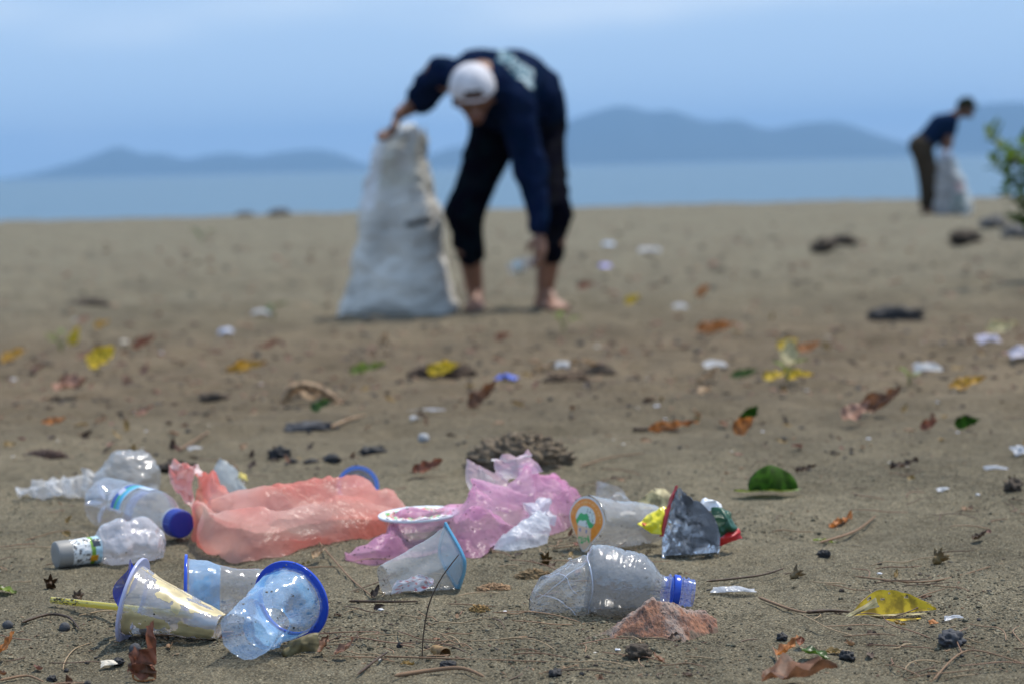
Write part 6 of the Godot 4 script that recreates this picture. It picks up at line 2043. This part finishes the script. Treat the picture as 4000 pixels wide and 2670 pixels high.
	# sticks: points given by place and height
	var sticks := [
		[[on(Vector2(-0.4678, -2.1387), 0.004), on(Vector2(-0.4494, -2.1698), 0.004), on(Vector2(-0.4256, -2.1501), 0.004), on(Vector2(-0.4062, -2.0988), 0.003)], 0.0014, umber, "dark curved twig under the yellow straw"],
		[[on(Vector2(-0.3849, -2.1702), 0.003), on(Vector2(-0.3587, -2.1754), 0.003), on(Vector2(-0.3192, -2.1619), 0.002)], 0.0012, umber, "dark straight twig running under the milky cup"],
		[[on(Vector2(-0.4380, -1.9103), 0.003), on(Vector2(-0.4219, -1.9387), 0.003), on(Vector2(-0.4025, -1.9163), 0.003)], 0.0012, wood, "brown twig in the bottom left corner"],
		[[on(Vector2(-0.1036, -1.8667), 0.004), on(Vector2(-0.0755, -1.8864), 0.004), on(Vector2(-0.0482, -1.8800), 0.004), on(Vector2(-0.0293, -1.8649), 0.004)], 0.0020, wood, "thick reddish twig at the bottom edge in the middle"],
		[[on(Vector2(-0.1183, -1.9737), 0.002), on(Vector2(-0.0720, -1.9470), 0.002), on(Vector2(0.0247, -1.9152), 0.002)], 0.0009, wood, "long straight tan stem below the nearest cups"],
		[[on(Vector2(-0.1351, -1.8816), 0.003), on(Vector2(-0.1206, -1.9474), 0.007), on(Vector2(-0.1150, -1.9823), 0.006)], 0.0012, umber, "dark forked twig right of the nearest cup"],
		[[on(Vector2(-0.2604, -2.0849), 0.003), on(Vector2(-0.3064, -2.0709), 0.003), on(Vector2(-0.3423, -2.0713), 0.004)], 0.0016, wood, "brown stem lying before the milky cup"],
		[[on(Vector2(0.2314, -2.1912), 0.003), on(Vector2(0.2525, -2.1230), 0.003), on(Vector2(0.2654, -2.0963), 0.002)], 0.0014, wood, "reddish stem running from the white strip to the yellow leaf"],
		[[on(Vector2(0.1865, -2.2549), 0.003), on(Vector2(0.2402, -2.2716), 0.005), on(Vector2(0.2688, -2.2920), 0.008)], 0.0012, umber, "dark stem lying over the white strip"],
		[[on(Vector2(0.2638, -2.0841), 0.003), on(Vector2(0.2849, -2.0917), 0.003), on(Vector2(0.3061, -2.0994), 0.003)], 0.0018, umber, "dark stick at the yellow torn leaf's stalk"],
		[[on(Vector2(0.2113, -1.8430), 0.002), on(Vector2(0.2152, -1.8917), 0.005), on(Vector2(0.2154, -1.9347), 0.007)], 0.0012, wood, "reddish twig standing left of the large crumpled brown leaf"],
		[[on(Vector2(0.3298, -2.4835), 0.004), on(Vector2(0.3848, -2.5962), 0.004), on(Vector2(0.4191, -2.6557), 0.004)], 0.0016, wood, "straight brown stem behind the small light green leaf"],
		[[on(Vector2(-0.3046, -3.8103), 0.006), on(Vector2(-0.2812, -3.8920), 0.006), on(Vector2(-0.2568, -3.9526), 0.006)], 0.0026, tan, "yellow straw-like stem right of the dark slate piece"],
		[[on(Vector2(-0.5215, -3.5495), 0.004), on(Vector2(-0.5193, -3.6813), 0.005), on(Vector2(-0.5079, -3.8097), 0.005)], 0.0022, wood, "reddish stem behind the clear dome bag"],
		[[on(Vector2(0.1918, -3.7181), 0.004), on(Vector2(0.2267, -3.7090), 0.006), on(Vector2(0.2651, -3.6551), 0.004)], 0.0034, umber, "dark twig beside the narrow orange leaf"],
		[[on(Vector2(0.0897, -3.1703), 0.003), on(Vector2(0.1346, -3.2260), 0.004), on(Vector2(0.1854, -3.2516), 0.003)], 0.0014, wood, "thin stem right of the dark husk clump"],
		[[on(Vector2(0.3314, -1.8217), 0.002), on(Vector2(0.3782, -1.9156), 0.003), on(Vector2(0.4134, -1.8608), 0.002)], 0.0009, wood, "thin arched stem in the bottom right corner"],
		[[on(Vector2(0.3358, -2.2705), 0.002), on(Vector2(0.4059, -2.2488), 0.003), on(Vector2(0.5005, -2.3482), 0.002)], 0.0009, wood, "long thin bowed stem right of the yellow torn leaf"],
		[[on(Vector2(-0.2264, -2.5672), 0.003), on(Vector2(-0.1739, -2.3408), 0.003), on(Vector2(-0.1399, -2.2175), 0.003)], 0.0010, wood, "thin reddish stem crossing the sand left of the flattened cup"],
		[[on(Vector2(-0.2558, -2.3521), 0.002), on(Vector2(-0.2239, -2.3989), 0.003), on(Vector2(-0.1848, -2.4305), 0.002)], 0.0009, wood, "thin stem behind the glossy clear cup"],
		[[on(Vector2(-0.1649, -2.2096), 0.003), on(Vector2(-0.1304, -2.1984), 0.003), on(Vector2(-0.0962, -2.1852), 0.002)], 0.0014, umber, "dark twig under the flattened cup"],
	]
	n = 0
	for s in sticks:
		n += 1
		var start: Vector3 = s[0][0]
		var path := []
		for p in s[0]:
			path.append(p - start)
		var o := obj("twig", tube(path, [s[1], s[1] * 0.9, s[1] * 0.6], 6, 16), s[2])
		o.position = start
		tag(o, s[3], "twig")


# A place on the sand that the viewer sees: near is how many of ten lie in the front strip.
func spot(near: float) -> Vector2:
	var p := Vector2.ZERO
	for tries in 5:
		p = anywhere(near)
		# the wind gathers what is light in drifts
		if n_mid.get_noise_2d(p.x * 3.2 + 70.0, p.y * 1.7) + rnd(-0.25, 0.25) > 0.05:
			break
	return p


func anywhere(near: float) -> Vector2:
	var d := 0.0
	if rnd(0, 1) < near:
		d = 1.0 / rnd(1.0 / 3.2, 1.0 / 1.84)
	else:
		d = 1.0 / rnd(1.0 / 9.0, 1.0 / 3.2)
	return Vector2(d * rnd(-0.235, 0.235), -d)


# Whether a piece of rubbish stands there.
func taken(p: Vector2) -> bool:
	for q in [Vector2(-0.2434, -2.0065), Vector2(-0.2239, -2.0416), Vector2(-0.3534, -2.1164), Vector2(-0.3039, -2.1103), Vector2(-0.2814, -2.1915), Vector2(-0.0999, -2.2818), Vector2(0.0584, -2.1695), Vector2(0.0957, -2.1647), Vector2(0.1293, -2.1712), Vector2(0.1221, -2.0577), Vector2(0.1495, -2.0543)]:
		if p.distance_to(q) < 0.042:
			return true
	return false


# Where a small piece lies, told by the nearest thing one can find.
func by_landmark(p: Vector2) -> String:
	var marks := [
		["nearest blue-rimmed cup", Vector2(-0.2258, -1.9862)], ["milky cup", Vector2(-0.3338, -2.0939)], ["yellow straw", Vector2(-0.4430, -2.2233)], ["upright torn leaf", Vector2(-0.3182, -1.9186)], ["thin bent stalk", Vector2(-0.0859, -1.9879)], ["rolled husk", Vector2(-0.0705, -1.9971)], ["reddish rock", Vector2(0.1191, -2.0098)], ["crushed bottle", Vector2(0.0774, -2.1243)], ["torn white strip", Vector2(0.2091, -2.2123)], ["long yellow leaf", Vector2(0.3345, -2.0957)], ["rough grey stone", Vector2(0.3712, -1.9519)], ["crumpled brown leaf", Vector2(0.2264, -1.8333)], ["thick reddish twig", Vector2(-0.0697, -1.8743)],
		["folded green leaf", Vector2(0.3197, -2.8614)], ["snack packet", Vector2(0.1857, -2.4537)], ["orange-labelled cup", Vector2(0.0763, -2.4698)], ["pink bag", Vector2(-0.0174, -2.5181)], ["red bag", Vector2(-0.2697, -2.4867)], ["flattened cup", Vector2(-0.0981, -2.2347)], ["blue-capped bottle", Vector2(-0.4590, -2.7128)], ["grey-capped bottle", Vector2(-0.4648, -2.4597)], ["clear dome bag", Vector2(-0.5142, -3.0149)], ["dark husk clump", Vector2(0.0063, -3.2017)], ["largest charcoal lump", Vector2(-0.3559, -3.4512)], ["slate piece", Vector2(-0.3409, -3.8277)], ["beige arched husk", Vector2(-0.3832, -4.3454)],
		["blue scrap", Vector2(-0.0138, -4.8818)], ["dark heap with yellow leaf", Vector2(-0.1623, -5.2852)], ["yellow and cream leaves", Vector2(0.5984, -4.9480)], ["cream yellow leaf", Vector2(1.6591, -7.6849)], ["charred log", Vector2(1.5905, -9.4857)], ["large reddish leaf", Vector2(-0.9422, -4.9548)], ["bright yellow leaf", Vector2(-1.0257, -5.7971)], ["long amber leaf", Vector2(-0.6565, -5.7899)], ["curled brown leaf", Vector2(-0.0477, -4.1512)], ["long curled leaf", Vector2(0.6162, -3.8076)], ["crumpled orange leaf", Vector2(0.3412, -3.3781)], ["dark twig", Vector2(0.2267, -3.7090)], ["round white pebble", Vector2(-0.1419, -3.5766)], ["right edge shreds", Vector2(0.6729, -3.1512)], ["amber seed pod", Vector2(0.4338, -2.3525)], ["front seedling", Vector2(0.5488, -4.5839)], ["lone rust leaf", Vector2(-1.2154, -7.7131)], ["pale crumpled leaf", Vector2(0.3552, -4.1451)], ["small light green leaf", Vector2(0.3447, -2.5466)],
	]
	var best := 0
	var least := 1e9
	for i in marks.size():
		var off: Vector2 = p - marks[i][1]
		off.y *= 0.6
		if off.length() / (1.0 - p.y) < least:
			least = off.length() / (1.0 - p.y)
			best = i
	var d: Vector2 = p - marks[best][1]
	var side := "right of" if d.x > 0.0 else "left of"
	if absf(d.y) > absf(d.x) * 1.6:
		side = "in front of" if d.y > 0.0 else "behind"
	elif absf(d.y) > absf(d.x) * 0.6:
		side = ("in front and " if d.y > 0.0 else "behind and ") + side
	var how_far := "just " if d.length() < 0.09 * (1.0 - p.y * 0.3) else ""
	return "lying %s%s the %s" % [how_far, side, marks[best][0]]


func build_small_litter() -> void:
	# dry needles
	var needle_mats := [mat(0.26, 0.155, 0.085, 0.7), mat(0.20, 0.105, 0.06, 0.7), mat(0.33, 0.23, 0.13, 0.7), mat(0.11, 0.065, 0.04, 0.7)]
	var shapes := []
	for i in 9:
		var path := [Vector3.ZERO]
		var a := 0.0
		var p := Vector3.ZERO
		var n := 3 + i % 2
		for j in n:
			a += rnd(-0.45, 0.45)
			p += Vector3(cos(a), 0, sin(a)) / n
			path.append(p + Vector3(0, rnd(0.0, 0.05), 0))
		shapes.append(path)
	var made := {}
	for i in 290:
		var at := spot(0.86)
		if taken(at):
			continue
		var k := rng.randi_range(0, 3)
		var size := rnd(0.016, 0.075) * (1.3 if i % 7 == 0 else 1.0)
		var step := snappedf(size, 0.012)
		var key := Vector2(i % 9, step)
		if not made.has(key):
			var path := []
			for q in shapes[i % 9]:
				path.append(q * step)
			made[key] = tube(path, [0.00055, 0.0006, 0.0004], 5, 12)
		var o := obj("dry_needle", made[key], needle_mats[k])
		o.transform = Transform3D(turned(rnd(0, TAU), rnd(-0.05, 0.05), rnd(0.0, 0.10)), on(at, 0.0012))
		tag(o, "%s needle %s" % [["brown", "dark reddish", "straw-coloured", "dark"][k], by_landmark(at)], "dry needle", "dry needles on the sand")
	# dry leaf bits
	var tones := [leaf_mat(0.17, 0.075, 0.035, 0.4), leaf_mat(0.27, 0.12, 0.06, 0.4), leaf_mat(0.095, 0.05, 0.027, 0.3), leaf_mat(0.34, 0.20, 0.11, 0.4), leaf_mat(0.30, 0.13, 0.10, 0.4), leaf_mat(0.33, 0.21, 0.06, 0.4), leaf_mat(0.06, 0.035, 0.024, 0.3)]
	var bits := []
	for i in 10:
		bits.append(leaf(1.0, rnd(0.4, 0.75), rnd(-0.6, 1.3), rnd(0.2, 0.7), 0.14, 200 + i, 7, 5))
	for i in 280:
		var at := spot(0.30)
		if taken(at):
			continue
		var d := -at.y
		var k := rng.randi_range(0, 6)
		var s := rnd(0.006, 0.016) + rnd(0.002, 0.016) * clampf((d - 2.6) / 2.0, 0.0, 2.0)
		var o := obj("leaf_fragment", bits[i % 10], tones[k])
		o.transform = Transform3D(Basis(Vector3.RIGHT, rnd(0.0, 0.8)) * turned(rnd(0, TAU), rnd(-0.2, 0.2), rnd(0, 0.25)) * Basis.from_scale(Vector3.ONE * s), on(at, s * 0.16))
		tag(o, "%s leaf fragment %s" % [["brown", "chestnut", "dark brown", "tan", "reddish", "ochre", "blackish"][k], by_landmark(at)], "leaf fragment", "dry leaf fragments on the sand")
	# dark pebbles
	var balls := []
	for i in 5:
		balls.append(lump(Vector3(0.5, rnd(0.25, 0.42), 0.4), 0.4, 60 + i, 8, 1.5))
	var dark := [mat(0.03, 0.028, 0.028, 0.8), mat(0.05, 0.045, 0.04, 0.85), mat(0.075, 0.055, 0.04, 0.9)]
	for i in 170:
		var at := spot(0.32)
		if taken(at):
			continue
		var s := rnd(0.0025, 0.0065) + rnd(0.0, 0.012) * clampf((-at.y - 2.8) / 2.0, 0.0, 1.6)
		var o := obj("dark_pebble", balls[i % 5], dark[i % 3])
		o.transform = Transform3D(turned(rnd(0, TAU)) * Basis.from_scale(Vector3.ONE * s), on(at, s * 0.15))
		tag(o, "%s pebble %s" % [["black", "dark grey", "dark brown"][i % 3], by_landmark(at)], "pebble", "dark pebbles on the sand")
	# pale chips
	for i in 70:
		var at := spot(0.3)
		if taken(at):
			continue
		var s := rnd(0.003, 0.006) + rnd(0.0, 0.008) * clampf((-at.y - 2.8) / 2.0, 0.0, 1.6)
		var o := obj("pale_chip", balls[(i + 2) % 5], [mat(0.55, 0.50, 0.42, 0.6), mat(0.62, 0.62, 0.64, 0.5)][i % 2])
		o.transform = Transform3D(turned(rnd(0, TAU)) * Basis.from_scale(Vector3(s, s * 0.6, s)), on(at, s * 0.15))
		tag(o, "%s shell chip %s" % [["cream", "white"][i % 2], by_landmark(at)], "shell chip", "pale shell chips on the sand")
	# what nobody could count: sand clods, dark crumbs, and the specks of litter farther off
	var clods := []
	for i in 15000:
		var at := spot(0.85)
		at.x *= 1.25
		var s := rnd(0.0012, 0.0028) * (2.2 if rnd(0, 1) < 0.04 else 1.0)
		clods.append(Transform3D(turned(rnd(0, TAU)) * Basis.from_scale(Vector3(s, s * rnd(0.5, 0.8), s)), on(at, s * 0.1)))
	var clod_tints := [Color(1, 1, 1), Color(0.85, 0.84, 0.82), Color(0.7, 0.68, 0.66), Color(1.1, 1.1, 1.1)]
	stuff("sand_clods", lump(Vector3.ONE * 0.5, 0.3, 91, 5), M["sand"], clods, clod_tints)
	var crumbs := []
	for i in 4200:
		var at := spot(0.5)
		at.x *= 1.25
		var far := clampf((-at.y - 2.8) / 3.0, 0.0, 1.5)
		var s := rnd(0.0010, 0.0026) * (1.0 + far * 1.8)
		crumbs.append(Transform3D(turned(rnd(0, TAU), rnd(-0.3, 0.3), rnd(-0.3, 0.3)) * Basis.from_scale(Vector3(s * rnd(1.0, 3.0), s * 0.5, s)), on(at, s * 0.15)))
	var crumb_tints := [Color(0.05, 0.04, 0.03), Color(0.07, 0.05, 0.035), Color(0.14, 0.08, 0.045), Color(0.035, 0.033, 0.03), Color(0.22, 0.14, 0.08), Color(0.09, 0.05, 0.03)]
	stuff("debris", lump(Vector3.ONE * 0.5, 0.3, 92, 5), M["speck"], crumbs, crumb_tints)
	var specks := []
	for i in 2600:
		var d := 1.0 / rnd(1.0 / 26.0, 1.0 / 4.2)
		var at := Vector2(d * rnd(-0.27, 0.27), -d)
		var s := rnd(0.006, 0.024) * clampf(d / 9.0, 0.45, 2.0)
		specks.append(Transform3D(turned(rnd(0, TAU), rnd(-0.3, 0.3), rnd(-0.3, 0.3)) * Basis.from_scale(Vector3(s * rnd(1.0, 2.4), s * 0.45, s)), on(at, s * 0.15)))
	var far_tints := [Color(0.05, 0.036, 0.027), Color(0.10, 0.06, 0.04), Color(0.18, 0.10, 0.06), Color(0.24, 0.15, 0.09), Color(0.04, 0.035, 0.03), Color(0.20, 0.10, 0.07), Color(0.08, 0.06, 0.045)]
	stuff("far_debris", lump(Vector3.ONE * 0.5, 0.3, 93, 5), M["speck"], specks, far_tints)
